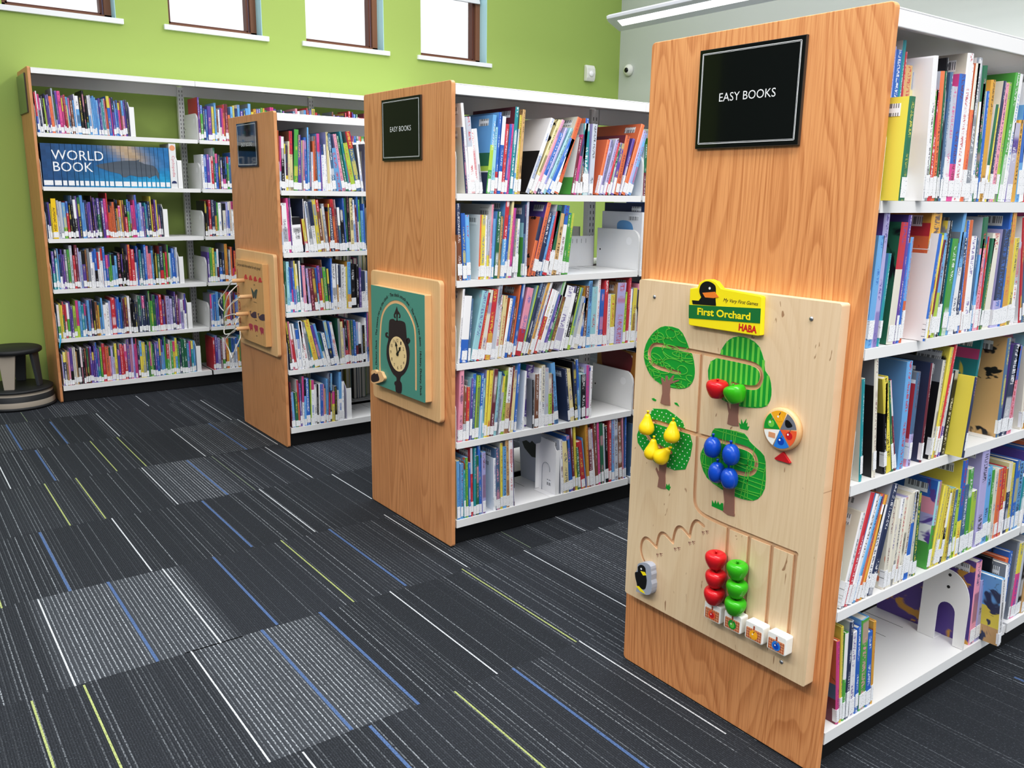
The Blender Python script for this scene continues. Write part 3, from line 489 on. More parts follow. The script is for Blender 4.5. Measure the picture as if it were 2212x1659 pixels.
ART = {('A2', 'S/T'): 'd', ('A2', 't/t'): 'y', ('B1', 'o/o'): 'd', ('A1', 'g/o'): 'r', ('B2', 'l/T'): 'z', ('A1', 'e/t'): 'e', ('B2', 'a/a'): 'x', ('A1', 'w/G'): 'd', ('A4', 'W/s'): 'n', ('A4', 'k/o'): 'z', ('A3', 's/b'): 'v', ('A4', 'p/v'): 'g', ('A4', 'D/r'): 'd'}
def lum(c): q = PL[c]; return .3 * q[0] + .6 * q[1] + .1 * q[2]
def shade(c, rng, a=.12):
    q = PL[c]; k = 1 + rng.uniform(-a, a); return tuple(min(1, v * k) for v in q[:3])
def book_cover(mb, t, h, d, sb, cb, inkc, artc, seed, Mx=Matrix(), ox=0.):
    c = min(.0028, t * .3); b = .0021 if t > .006 else t * .28
    P = [(0, d), (0, c), (c, 0), (t - c, 0), (t, c), (t, d), (t - b, d), (t - b, b + .001), (b, b + .001), (b, d)]
    zs = sorted({0., 1.} | {z for z, _ in sb} | {z for z, _ in cb}); base = len(mb.v)
    for z in zs: mb.v += [tuple(Mx @ Vector((x + ox, y, z * h))) for x, y in P]
    def at(bands, zm):
        for z, q in bands:
            if zm <= z + 1e-6: return q
        return bands[-1][1]
    for j in range(len(zs) - 1):
        zm = (zs[j] + zs[j + 1]) / 2; cs = at(sb, zm) + (seed,); cc = at(cb, zm) + (seed,); z0, z1 = zs[j] * h, zs[j + 1] * h
        for i in range(10):
            i2 = (i + 1) % 10; q = [base + j * 10 + i, base + j * 10 + i2, base + (j + 1) * 10 + i2, base + (j + 1) * 10 + i]
            if i == 2: mb.face(q, 0, cs, inkc, [(.08, z0), (.92, z0), (.92, z1), (.08, z1)])
            elif i in (1, 3): mb.face(q, 0, cs)
            elif i == 0: mb.face(q, 0, cc, artc, [(3, z0), (2, z0), (2, z1), (3, z1)])
            else: mb.face(q, 0, cc)
    n = len(zs) - 1
    for q in ((0, 1, 8, 9), (1, 2, 3, 4, 7, 8), (4, 5, 6, 7)):
        mb.face([base + i for i in q][::-1], 0, at(cb, 0) + (seed,)); mb.face([base + n * 10 + i for i in q], 0, at(cb, 1) + (seed,))
    return b
ORD = ['first', 'second', 'third', 'fourth', 'fifth', 'sixth', 'seventh', 'eighth', 'ninth', 'tenth', 'eleventh', 'twelfth', 'thirteenth', 'fourteenth', 'fifteenth', 'sixteenth', 'seventeenth', 'eighteenth', 'nineteenth']
def ordinal(n):
    if n < 20: return ORD[n - 1]
    t = {2: 'twent', 3: 'thirt', 4: 'fort', 5: 'fift'}[n // 10]
    return t + 'ieth' if n % 10 == 0 else t + 'y-' + ORD[n % 10 - 1]
SHELFN = ['top', 'second', 'third', 'fourth', 'bottom']
def parse(s):
    o = []
    for q in s.split(';'):
        a = q.split(); cc = a[5].split('/'); sp = cc[0].split('+')
        o.append((float(a[0]) / 1000, float(a[1]) / 1000, float(a[2]) / 1000, float(a[3]), float(a[4]) / 100, sp[0], sp[1] if len(sp) > 1 else None, cc[1] if len(cc) > 1 else None, a[5]))
    return o
def book_look(key, row, rng):
    L, t, h, lean, dy, s, ink, cv, tok = row
    cv0 = cv or (s if rng.random() < .55 else rng.choice('WWxlswDac'))
    sc = shade(s, rng); sb = [(1, sc)]; cb = [(1, shade(cv0, rng, .05))]
    if (key, tok) in BANDS:
        a, b = BANDS[(key, tok)]
        if a: sb = [(z, PL[q][:3]) for z, q in a]
        if b: cb = [(z, PL[q][:3]) for z, q in b]
    elif rng.random() < .25:
        q = rng.choice('WWxbnsGwr'); z = rng.uniform(.25, .8); sb = [(z, sc), (1, PL[q][:3])] if rng.random() < .4 else [(z, shade(q, rng)), (min(1, z + .0001), sc), (1, sc)] if rng.random() < .35 else sb
    inkq = ink or (rng.choice('dnrbmv') if lum(s) > .3 else rng.choice('WWWyp'))
    artq = ART.get((key, tok)); 
    art = PL[artq] if artq else (PL[rng.choice('sepybxdo')] if (cv is None and rng.random() < .5) else None)
    return sb, cb, PL[inkq], (art if art else None), cv0
LEAFP = [(.255, .165), (.225, .178), (.20, .172), (.185, .185), (.165, .176), (.135, .172), (.128, .15), (.137, .12), (.15, .098), (.165, .115), (.19, .112), (.215, .125), (.24, .14)]
M['leaf_print'] = mat('leaf_print', '3A3C34', .5)
def place_books():
    for key in BK:
        if key[0] not in 'AB': continue
        rowi = int(key[1]); near = key[0] == 'A'; Yf = Y1 if near else Y2; sz = SHELF_Z[rowi]
        rows = parse(BK[key]); rng = random.Random(key); prevtop = 0
        for i, rw in enumerate(rows):
            L, t, h, lean, dy, s, ink, cv, tok = rw
            a = R(lean); t = max(.0035, t * math.cos(a)) - .0004
            sb, cb, inkc, art, cv0 = book_look(key, rw, rng)
            d = min(.272 - max(0, dy), max(.15, h * rng.uniform(.78, 1.0))); 
            if cv and h > .2: d = max(d, .2)
            leafy = key == 'B4' and s == 'W' and cv == 'x'
            if leafy or (key == 'A4' and tok == 'p/v'): d = .275
            px = L + (rw[1] if lean > 0 else 0); ox = -t if lean > 0 else 0.
            if key == 'A0' and i == 0: px = max(px, X1 + TH + .003)
            grp = f"picture books on the {SHELFN[rowi]} shelf of the {'nearest' if near else 'middle'} bookcase"
            adj = 'tall ' if h > .285 else 'small ' if h < .2 else ''
            adj2 = 'thick ' if t > .02 else 'thin ' if t < .008 else ''
            body = f", {CN[cv]} cover" if cv and cv != s and (key, tok) not in BANDS else ''
            if body: adj2 = ''
            lab = f"{adj}{adj2}{CN[s]} book{body}, {ordinal(i + 1)} from end panel, {SHELFN[rowi]} shelf, {'nearest' if near else 'middle'} bookcase"
            bk = thing('picture_book', lab, 'book', (px, Yf + .006 + dy, sz + .0005), grp); bk.rotation_euler = (0, a, 0)
            mb = MB(); b = book_cover(mb, t, h, d, sb, cb, inkc, art, rng.random(), ox=ox); mb.build('cover', 'book', bk)
            mb = MB(); mb.box(ox + b + .0001, ox + t - b - .0001, b + .0015, d - .003, .003, h - .003); mb.build('pages', 'paper', bk)
            tall = rng.uniform(.032, .046) if rng.random() < .85 else rng.uniform(.055, .07); lz = .006 + rng.choice((0, 0, .004, .012)); mg = .0004 if rng.random() < .7 else t * .14
            mb = MB(); mb.box(ox + mg, ox + t - mg, -.0005, .0001, lz, lz + tall)
            if t > .006 and rng.random() < .6: mb.box(ox - .0003, ox + .0004, .0005, rng.uniform(.006, .014), lz, lz + tall)
            if rng.random() < .93: mb.build('spine_label', 'spine_label', bk)
            if h - prevtop > .028 or L > lastx + .03 if i else cv:
                mb = MB(); w = min(.06, d * .4); y0 = .018 + rng.uniform(0, .02); mb.box(ox - .0005, ox - .0001, y0, y0 + w, h - .036, h - .012); mb.build('barcode_label', 'barcode', bk)
            if leafy: mb = MB(); mb.prism([(y, z) for y, z in LEAFP], lambda y, z: (ox - .0008, y, z), lambda y, z: (ox - .0002, y, z)); mb.build('cover_picture', 'leaf_print', bk)
            prevtop = h; lastx = L + rw[1]
place_books()

# every smaller book further back: too many and too small to count, one mass of books
def stuff_books():
    mb = MB(); rng = random.Random(5)
    def one(L, t, h, d, lean, y, z, s, cv, ink=None, sgn=1, lab=.04):
        a = R(lean); px = L + (t if lean > 0 else 0); ox = -t if lean > 0 else 0
        Mx = Matrix.Translation((px, y, z)) @ Matrix.Rotation(a, 4, 'Y')
        if sgn < 0: Mx = Matrix.Translation((px, y, z)) @ Matrix.Rotation(math.pi, 4, 'Z') @ Matrix.Rotation(a, 4, 'Y')
        t = t * math.cos(a) - .0003; seed = rng.random(); cs = shade(s, rng); sb = [(1, cs)]
        if rng.random() < .3: q = rng.choice('WbryGndskv'); zz = rng.uniform(.3, .8); sb = [(zz, cs), (1, shade(q, rng))]
        b = book_cover(mb, t, h, d, sb, [(1, shade(cv, rng, .05))], PL[ink or (rng.choice('dnrb') if lum(s) > .3 else rng.choice('WWyp'))], None, seed, Mx, ox)
        n = len(mb.v); mb.box(ox + b, ox + t - b, b + .001, d - .003, .003, h - .003, 1, (.8, .78, .68, 0))
        if lab and rng.random() < .93: q = .004 + rng.choice((0, 0, .005, .011)); mb.box(ox + .0002, ox + t - .0002, -.0006, .0001, q, q + lab * rng.uniform(.72, 1.05), 2, (.9, .9, .93, 0))
        mb.v[n:] = [tuple(Mx @ Vector(p)) for p in mb.v[n:]]
    for key in BK:
        if key[0] != 'C': continue
        z = SHELF_Z[int(key[1])] + .0005
        for L, t, h, lean, dy, s, ink, cv, tok in parse(BK[key]):
            one(L, t, h, min(.25, h * .85), lean, Y3 + .006 + dy, z, s, cv or rng.choice('WxlDs' + s * 5))
    def fill(letters, x0, x1, y, z, h0=.2, h1=.26, hard=.1, lean=0, sgn=1, lab=.036, dmax=.2):
        w = [rng.uniform(.6, 1.5) * (1.5 if rng.random() < .12 else 1) for _ in letters]; k = (x1 - x0) / sum(w); x = x0
        for c, q in zip(letters, w):
            h = rng.uniform(h0, h1) + (rng.uniform(.01, .04) if rng.random() < .22 else 0)
            if sgn > 0: one(x, q * k - .0004, h, min(dmax, h * rng.uniform(.66, .8)), lean, y + rng.uniform(0, .006), z + .0005, c, rng.choice('WxlDs' + c * 6), lab=lab)
            else: one(x + q * k, q * k - .0004, h, min(dmax, h * .8), 0, y, z + .0005, c, c, sgn=-1, lab=lab)
            x += q * k
    yb = YB + .008; b0 = BXS[0] + .012
    fill('bWnWdLnvvoxlvkkmrcsnzsWsddtsxssssvatpobkvsbbkzpvn', b0, 1.381, yb, BACK_Z[0], .19, .225, lean=-2)
    fill('WWyyWxxerdddvnssnvvdvnGdvkrooodgDgmremkkbslvtbnymvynn', b0, 1.535, yb, BACK_Z[2], .19, .235, lean=-1)
    fill('ttsWvvDexrmlxvzDWWdWWWbbeessdddddrrWbntSbppsddGrereWsbbx', b0, 1.612, yb, BACK_Z[3], .19, .24)
    fill('eyyGrevvLLstsnsndzgssWWlrbbbnmmWddnnnSnnneeGvvrvmllnvmvlWW', b0, 1.645, yb, BACK_Z[4], .19, .235)
    fill('lnTpdwwTdddmdmvvvbteroplxyvrrrvplkkdyySGeLGvbSsseeWeysenGGldts', b0, 1.685, yb, BACK_Z[5], .19, .235)
    pal = 'rvmznesvmsgwmvvgrWepWlnWtsnbbSkdoyG'
    x1 = BXS[1] + .012; x2 = BXS[2] + .012
    for i, z in enumerate(BACK_Z):
        for xa, xb in ((x1, BXS[2] - .015 - .06 * (i == 0) * 1), (x2, BXS[3] - .02)):
            n = int((xb - xa) / .0155); fill([rng.choice(pal) for _ in range(n)], xa, xb, yb, z, .19, .235)
    one(x1 - .004, .012, .262, .2, 0, yb, BACK_Z[0], 'v', 'r'); 
    # second bays and the far sides of the double-sided rows
    pal2 = 'WWbnsrGeyopkvlwcaxtSdDTmL'
    for Yr, X in ((Y2, X2), (Y3, X3)):
        xa = X + TH + BAY + .015
        for i, z in enumerate(SHELF_Z): fill([rng.choice(pal2) for _ in range(40)], xa + (.045 if i in (1, 3) and Yr == Y2 else 0), xa + .8 - .06 * i, Yr + .008, z, .2, .27, sgn=1, dmax=.22)
        for i, z in enumerate(SHELF_Z):
            for q in range(2):
                xa = X + TH + .02 + BAY * q
                if Yr == Y2 and q == 0: spans = ((0, .40),) if i == 1 else ((0, .22),) if i == 4 else ((0, .5),)
                elif Yr == Y2: spans = ((.45, .75),) if i in (1, 3) else ((.02, .75),)
                else: spans = ((.02, .75),)
                for sa, sb_ in spans: fill([rng.choice(pal2) for _ in range(int((sb_ - sa) / .021))], xa + sa, xa + sb_, Yr + WD - .008, z, .2, .27, sgn=-1, dmax=.22)
    for i, z in enumerate(SHELF_Z): fill([rng.choice(pal2) for _ in range(30)], X1 + TH + .02, X1 + TH + .72, Y1 + WD - .008, z, .2, .27, sgn=-1, dmax=.22)
    xa = X1 + TH + BAY + .015
    for i, z in enumerate(SHELF_Z[:4]): fill([rng.choice(pal2) for _ in range(34)], xa, xa + .75, Y1 + .008, z, .2, .27, dmax=.22)
    fill([rng.choice(pal2) for _ in range(28)], X1 + TH + BAY + .03, X1 + TH + BAY + .65, Y1 + .008, SHELF_Z[4], .2, .27, dmax=.22)
    o = mb.build('distant_books', ['book', 'paper', 'spine_label'], kind='stuff', fix=False)
    tag(o, 'hundreds of small thin books filling the far bookcases and back sides of the rows', 'books')
stuff_books()
# ================================================================= encyclopedia set
VB = [135, 255, 350, 412, 497, 545, 603, 668, 722, 782, 850, 897, 962, 1063, 1157, 1245, 1303, 1360, 1420, 1478, 1525, 1600, 1665]
VX = [.8785 + (v - 135) / (1665 - 135) * (1.600 - .8785) for v in VB]
EZ = BACK_Z[1] + .0008; EH = .247; EY = YB + .008
def sea(x, z):
    """the underwater photograph that runs over the spines: blue water, tan light rays, bright lower edge"""
    u = (x - .878) / .722; v = (z - EZ) / EH
    def mixc(a, b, f): f = max(0, min(1, f)); return tuple(p + (q - p) * f for p, q in zip(a, b))
    deep, mid, bright, ray = lin('24507F')[:3], lin('2F78AE')[:3], lin('35A4D2')[:3], lin('B8A288')[:3]
    c = mixc(deep, mid, u * 1.3); c = mixc(c, bright, (.55 - v) * 2.2 * max(0, u * 1.5 - .2))
    g = math.exp(-((u - .62 - (1 - v) * .32) / .13) ** 2) * max(0, min(1, (v - .42) * 3.2)); c = mixc(c, ray, g)
    k = 1 + .16 * math.sin(u * 37 + v * 9) * math.sin(v * 13 + u * 21); return tuple(min(1, q * k) for q in c) + (0,)
DOLPH = [(1.170, 1.434), (1.195, 1.444), (1.24, 1.452), (1.29, 1.462), (1.338, 1.468), (1.40, 1.470), (1.425, 1.478), (1.418, 1.466), (1.45, 1.452), (1.503, 1.443), (1.522, 1.425), (1.533, 1.395), (1.530, 1.357), (1.515, 1.385), (1.49, 1.376), (1.475, 1.366), (1.46, 1.376), (1.41, 1.372), (1.385, 1.378), (1.36, 1.382), (1.335, 1.368), (1.318, 1.37), (1.305, 1.388), (1.25, 1.400), (1.21, 1.414), (1.185, 1.424)]
def clip_x(mb, x0, x1):
    bm = bmesh.new(); vs = [bm.verts.new(v) for v in mb.v]
    for f in mb.f:
        try: bm.faces.new([vs[i] for i in f])
        except ValueError: pass
    for px, n in ((x0, (-1, 0, 0)), (x1, (1, 0, 0))):
        bmesh.ops.bisect_plane(bm, geom=bm.verts[:] + bm.edges[:] + bm.faces[:], plane_co=(px, 0, 0), plane_no=n, clear_outer=True)
    o = MB(); bm.verts.index_update(); o.v = [tuple(v.co) for v in bm.verts]
    for f in bm.faces: o.face([v.index for v in f.verts])
    bm.free(); return o
tw = MB(); put_text(tw, 'WORLD', (1.0755, EY - .0006, 1.490), FY, width=.283, height=.056); put_text(tw, 'BOOK', (1.046, EY - .0006, 1.423), FY, width=.215, height=.055)
dp = MB(); dp.v = [(x, EY - .0005, z) for x, z in DOLPH]; dp.face(range(len(DOLPH)))
M['photo'] = mat('photo_spine', rough=.3); _n = NT(M['photo']); _a = _n.add('ShaderNodeAttribute', attribute_name='col'); _n.link(_a.outputs['Color'], _n.b.inputs['Base Color'])
M['navy_cloth'] = mat('navy_cloth', '1B2C4A', .4); M['dolphin'] = wood_mat('dolphin_grey', '6E7A88', '333D49', 1, .8)
for i in range(22):
    x0, x1 = VX[i] + .0009, VX[i + 1] - .0009
    what = 'with deep blue water' if i == 0 else 'with large white letters' if i < 7 else 'with end of white lettering' if i < 10 else 'with dolphin picture' if i < 19 else 'with plain blue water'
    t = thing('encyclopedia_volume', f'encyclopedia volume {what}, {ordinal(i + 1)} from left in the blue set', 'encyclopedia', ((x0 + x1) / 2, EY, EZ), 'encyclopedia volumes forming one blue picture'); A = At(t)
    mb = MB(); mb.box(x0, x0 + .002, EY + .003, EY + .2, EZ, EZ + EH); mb.box(x1 - .002, x1, EY + .003, EY + .2, EZ, EZ + EH); mb.box(x0, x1, EY + .001, EY + .004, EZ, EZ + EH); A(mb, 'cover', 'navy_cloth')
    mb = MB(); mb.box(x0 + .0022, x1 - .0022, EY + .005, EY + .197, EZ + .004, EZ + EH - .004); A(mb, 'pages', 'paper')
    mb = MB(); n = 14; xs = [x0, (x0 + x1) / 2, x1]
    for a in range(n):
        for q in range(2):
            za, zb_ = EZ + EH * a / n, EZ + EH * (a + 1) / n; b = len(mb.v); mb.v += [(xs[q], EY + .0004, za), (xs[q + 1], EY + .0004, za), (xs[q + 1], EY + .0004, zb_), (xs[q], EY + .0004, zb_)]
            mb.face(range(b, b + 4), 0, sea((xs[q] + xs[q + 1]) / 2, (za + zb_) / 2))
    A(mb, 'spine_picture', 'photo')
    for src, nm, mt in ((dp, 'printed_dolphin', 'dolphin'), (tw, 'printed_title', 'w_title')):
        pc = clip_x(src, x0, x1)
        if pc.f: A(pc, nm, mt)
    mb = MB(); mb.box(x0 + .003, x1 - .003, EY - .0004, EY + .0002, EZ + .008, EZ + .036); A(mb, 'spine_label', 'spine_label')
t = thing('reference_book', 'white and pink upright book with orange circle, right of the blue encyclopedia set', 'book', (1.602, EY, EZ)); A = At(t)
mb = MB(); mb.box(1.602, 1.645, EY, EY + .2, EZ, EZ + .275); A(mb, 'cover', 'sign_white', bevel=.002)
mb = MB(); mb.prism(circ(1.6235, EZ + .248, .017, 20), FYp(EY - .0006), FYp(EY)); A(mb, 'orange_circle', mat('orange_print', 'E9A27C', .4))
mb = MB(); put_text(mb, 'Cyclopedia', (1.6235, EY - .0007, EZ + .135), FY, width=.13, height=.021, ang=-math.pi / 2); A(mb, 'printed_title', mat('pink_print', 'E08A96', .4))
mb = MB(); mb.prism(circ(1.6235, EZ + .03, .016, 16, a0=0, a1=180), FYp(EY - .0006), FYp(EY)); A(mb, 'printed_half_disc', mat('navy_print', '33406E', .4))
t = thing('almanac', 'yellow almanac with dark vertical title near left end of third wall shelf', 'book', (.905, EY - .004, BACK_Z[2]))
A = At(t); z = BACK_Z[2] + .0006; mb = MB(); mb.box(.905, .931, EY - .006, EY - .001, z, z + .235); mb.box(.905, .931, EY - .001, EY + .0, z, z + .235); A(mb, 'cover', mat('almanac_yellow', 'F2CC22', .35), bevel=.001)
mb = MB(); put_text(mb, 'ALMANAC 2024', (.918, EY - .0066, z + .115), FY, width=.135, height=.013, ang=-math.pi / 2); A(mb, 'printed_title', 'p_ink')
mb = MB(); mb.box(.9055, .9305, EY - .0065, EY - .0058, z + .008, z + .04); A(mb, 'spine_label', 'spine_label')

# ================================================================= bookends
def flat_end(x, yf, z, h, label, d=.13):
    t = thing('bookend', label, 'bookend', (x, yf, z), 'white metal bookends'); A = At(t)
    mb = MB(); mb.prism([(yf, z + .0012), (yf + d, z + .0012), (yf + d, z + h), (yf + .03, z + h), (yf + .008, z + h - .025), (yf, z + h - .06)], FXp(x), FXp(x + .0022)); mb.box(x, x + .028, yf - .0005, yf + .0008, z + .0012, z + h - .03); A(mb, 'upright_plate', 'white')
    mb = MB(); mb.box(x - .06, x, yf, yf + d, z + .0003, z + .0011); A(mb, 'base_plate', 'white')
for i, (x, zi, w) in enumerate(((1.385, 0, 'top wall shelf'), (1.648, 1, 'wall shelf with the encyclopedias'), (1.54, 2, 'third wall shelf from top'), (1.617, 3, 'fourth wall shelf from top'), (1.65, 4, 'fifth wall shelf from top'), (1.69, 5, 'bottom wall shelf'))):
    flat_end(x, YB + .009, BACK_Z[zi], .205, f'white bookend closing the row of books on the {w}')
def plate(A, x, pts, name, m='shelf', th=.002, **k):
    mb = MB(); mb.prism(pts, FXp(x), FXp(x + th)); A(mb, name, m, **k)
# bottom shelf, nearest bookcase: tall plate with an arched opening
x = 2.278; z = .1055; y0 = .972; t = thing('bookend', 'tall grey bookend with arched opening on bottom shelf of nearest bookcase', 'bookend', (x, y0, z), 'white metal bookends'); A = At(t)
arc = [(y0 + .034 + .024 - .024 * math.cos(R(q)), z + .092 + .028 * math.sin(R(q))) for q in range(0, 181, 18)]
out = [(y0, z + .001), (y0, z + .12)] + [(y0 + .065 - .065 * math.cos(R(q)), z + .135 + .08 * math.sin(R(q))) for q in range(0, 91, 10)] + [(y0 + .13, z + .215), (y0 + .13, z + .001), (y0 + .082, z + .001)] + arc[::-1] + [(y0 + .030, z + .001)]
plate(A, x, out, 'upright_plate')
for zz in (.165, .20): mb = MB(); mb.prism(circ(y0 + .06, z + zz, .0045, 10), FXp(x - .0004), FXp(x)); A(mb, 'screw_hole', 'slot')
mb = MB(); mb.box(x - .001, x + .10, y0 + .082, y0 + .13, z, z + .0008); A(mb, 'base_plate', 'shelf')
# third shelf, nearest bookcase: rounded plate
x = 2.325; z = .7045; y0 = .985; t = thing('bookend', 'rounded grey bookend plate on third shelf of nearest bookcase', 'bookend', (x, y0, z), 'white metal bookends'); A = At(t)
plate(A, x, [(y0, z + .001), (y0, z + .09)] + [(y0 + .05 - .05 * math.cos(R(q)), z + .10 + .05 * math.sin(R(q))) for q in range(0, 91, 10)] + [(y0 + .12, z + .15), (y0 + .12, z + .001)], 'upright_plate')
mb = MB(); mb.box(x - .05, x, y0, y0 + .12, z, z + .0008); A(mb, 'base_plate', 'shelf')
# bottom shelf, middle bookcase: folded plate with side flanges
x = 2.142; z = .1055; y0 = 2.562; t = thing('bookend', 'white folded bookend with wire loop on bottom shelf of middle bookcase', 'bookend', (x, y0, z), 'white metal bookends'); A = At(t)
plate(A, x, [(y0, z + .001), (y0, z + .19), (y0 + .012, z + .205), (y0 + .012, z + .22), (y0 + .10, z + .225), (y0 + .10, z + .205), (y0 + .11, z + .195), (y0 + .11, z + .001)], 'upright_plate', 'white')
mb = MB(); mb.box(x - .002, x + .018, y0 - .001, y0, z + .001, z + .19); A(mb, 'side_flange', 'white')
mb = MB(); mb.box(x - .018, x, y0 + .11, y0 + .111, z + .001, z + .195); A(mb, 'side_flange', 'white')
mb = MB(); mb.box(x - .03, x, y0 - .004, y0 + .105, z, z + .0008); A(mb, 'base_plate', 'white')
lp = [(y0 + .085, z + .002), (y0 + .085, z + .09)] + [(y0 + .06 + .025 * math.cos(R(q)), z + .10 + .025 * math.sin(R(q))) for q in range(10, 180, 20)] + [(y0 + .035, z + .09)]
mb = MB(); mb.tube([(x - .003, a, b) for a, b in lp], .0012, 6); A(mb, 'wire_loop', 'screw')
mb = MB(); mb.box(x - .0006, x, y0 + .03, y0 + .055, z + .03, z + .055); A(mb, 'label_sticker', 'barcode')
flat_end(1.975, Y3 + .012, SHELF_Z[4], .2, 'white sloping bookend on bottom shelf of the far bookcase with number board')
# back stop on the second shelf of the middle bookcase
t = thing('back_stop', 'short white slotted back stop standing on second shelf of middle bookcase', 'back stop', (2.49, Y2 + .288, SHELF_Z[1])); A = At(t)
mb = MB(); mb.box(2.30, 2.552, Y2 + .2835, Y2 + .2855, SHELF_Z[1] + .0005, SHELF_Z[1] + .13); A(mb, 'plate', 'white')
mb = MB()
for i in range(8): mb.box(2.33 + i * .025, 2.331 + i * .025, Y2 + .283, Y2 + .2835, SHELF_Z[1] + .10, SHELF_Z[1] + .118)
A(mb, 'slot_row', 'slot')
# first books of the next bay, their covers seen past the shelf bracket
def side_book(x, t_, h_, z, m, label, pic=None, dy=0, d=.24):
    t = thing('picture_book', label, 'book', (x, Y2 + .008 + dy, z)); A = At(t); y = Y2 + .008 + dy
    mb = MB(); mb.box(x, x + t_, y, y + .003, z, z + h_); mb.box(x, x + .0025, y + .003, y + d, z, z + h_); mb.box(x + t_ - .0025, x + t_, y + .003, y + d, z, z + h_); A(mb, 'cover', m)
    mb = MB(); mb.box(x + .0028, x + t_ - .0028, y + .004, y + d - .004, z + .003, z + h_ - .003); A(mb, 'pages', 'paper')
    mb = MB(); mb.box(x - .0006, x - .0001, y + .02, y + .075, z + h_ - .034, z + h_ - .014); A(mb, 'barcode_label', 'barcode')
    mb = MB(); mb.box(x + .001, x + t_ - .001, y - .0006, y - .0001, z + .008, z + .046); A(mb, 'spine_label', 'spine_label')
    if pic: mb = MB(); mb.prism(smooth([(y + a, z + q) for a, q in pic[1]], 4, True), FXp(x - .0007), FXp(x - .0001)); A(mb, 'cover_picture', pic[0])
BX2 = X2 + TH + .001 + BAY + .012; blob = [(.05, .17), (.07, .195), (.12, .20), (.145, .185), (.14, .15), (.115, .13), (.08, .125), (.055, .14)]
side_book(BX2, .011, .236, SHELF_Z[1] + .0006, mat('white_cover', 'E6E7EC', .4), 'white book with blue picture beyond the bracket, second shelf of middle bookcase', (mat('blue_print', '6FA6D6', .5), blob))
side_book(BX2 + .0125, .012, .272, SHELF_Z[1] + .0006, mat('navy_cover', '22345E', .4), 'navy book behind the white book with blue picture, second shelf of middle bookcase')
side_book(BX2, .014, .245, SHELF_Z[3] + .0006, mat('gold_cover', 'A8742F', .45), 'maroon and gold book beyond the bracket, fourth shelf of middle bookcase', (mat('maroon_print', '6E2328', .5), [(.03, .235), (.03, .15), (.06, .11), (.17, .11), (.2, .15), (.2, .235)]))
side_book(BX2 + .0155, .012, .262, SHELF_Z[3] + .0006, 'navy_cloth', 'dark blue book behind the maroon and gold book, middle bookcase')

# ================================================================= signs on the end panels
def sign(X, y0, y1, z0, z1, label, body='black_gloss', text=True, border=True):
    t = thing('shelf_sign', label, 'sign', (X, (y0 + y1) / 2, z0)); A = At(t); th = .008
    mb = MB(); mb.box(X - th + .0002, X - .0002, y0, y1, z0, z1); A(mb, 'sign_plate', body, bevel=.0012)
    mb = MB(); mb.box(X - th + .001, X - .0002, y0 - .0015, y0, z0 - .0015, z1); mb.box(X - th + .001, X - .0002, y0, y1, z0 - .0015, z0); A(mb, 'sign_edge', 'sign_edge')
    if border:
        mb = MB()
        for off, w in ((.0085, .0013), (.0112, .0007)):
            a0, a1, b0, b1 = y0 + off, y1 - off, z0 + off, z1 - off
            for q in ((a0, a1, b0, b0 + w), (a0, a1, b1 - w, b1), (a0, a0 + w, b0, b1), (a1 - w, a1, b0, b1)): mb.box(X - th - .0002, X - th + .0002, *q)
        A(mb, 'border_line', 'sign_white')
    if text:
        mb = MB(); put_text(mb, 'EASY BOOKS', (X - th - .0002, (y0 + y1) / 2, (z0 + z1) / 2 + .001), FX, width=.155, height=.0185); A(mb, 'lettering', 'sign_white')
sign(X1, 1.158, 1.443, 1.419, 1.638, 'large black sign with white lettering on the nearest end panel')
sign(X2, 2.746, 3.032, 1.423, 1.643, 'black sign with white lettering on the middle end panel, above the clock board', 'black_satin')
sign(X3, 4.333, 4.613, 1.422, 1.639, 'dark glossy sign on the end panel above the number matching board')
sign(XB, 5.872, 6.155, 1.728, 1.945, 'olive reflective sign on the wall bookcase end panel', 'green_gloss', False, False)

# ================================================================= fruit tree activity board
FZ = X1 - .031                                          # front face of the board
GW = .0105
def ap(f): return smooth(f, 5)
GR = [ap([(1.262, .882), (1.24, .881), (1.205, .884), (1.19, .892), (1.183, .912), (1.190, .930), (1.21, .938), (1.25, .94), (1.36, .94), (1.46, .939), (1.51, .938), (1.528, .929), (1.535, .910), (1.527, .890), (1.505, .881), (1.47, .879), (1.429, .879)]),
      ap([(1.3625, .94), (1.361, .85), (1.359, .735), (1.357, .65), (1.356, .585), (1.351, .557), (1.335, .542), (1.305, .536), (1.25, .533)]), [(1.256, .533), (1.054, .5315)], [(1.056, .5325), (1.0555, .335)],
      ap([(1.442, .670), (1.47, .673), (1.50, .678), (1.525, .692), (1.533, .710), (1.525, .729), (1.505, .737), (1.44, .737), (1.36, .736), (1.27, .738), (1.21, .738), (1.188, .729), (1.179, .71), (1.185, .688), (1.205, .677), (1.24, .674), (1.275, .670)]),
      [(1.2465, .533), (1.243, .31)], [(1.183, .533), (1.181, .31)], [(1.119, .533), (1.117, .33)],
      ap([(1.506, .335), (1.522, .352), (1.530, .372), (1.528, .395), (1.519, .409), (1.507, .412), (1.492, .407), (1.475, .399)]), ap([(1.4745, .3985), (1.471, .422), (1.464, .440), (1.452, .446), (1.438, .442), (1.419, .432)]),
      ap([(1.4185, .4315), (1.4145, .458), (1.407, .476), (1.395, .482), (1.382, .478), (1.364, .467)]), ap([(1.3635, .4665), (1.3595, .493), (1.352, .510), (1.341, .516), (1.321, .510)])]
def make_cutters():
    c = []
    for i, g in enumerate(GR):
        mb = MB(); mb.prism(ribbon(g, GW if i < 8 else .0085), FXp(FZ - .01), FXp(FZ + .0065)); o = mb.build('cutter', 'groove'); c.append(o)
    return c
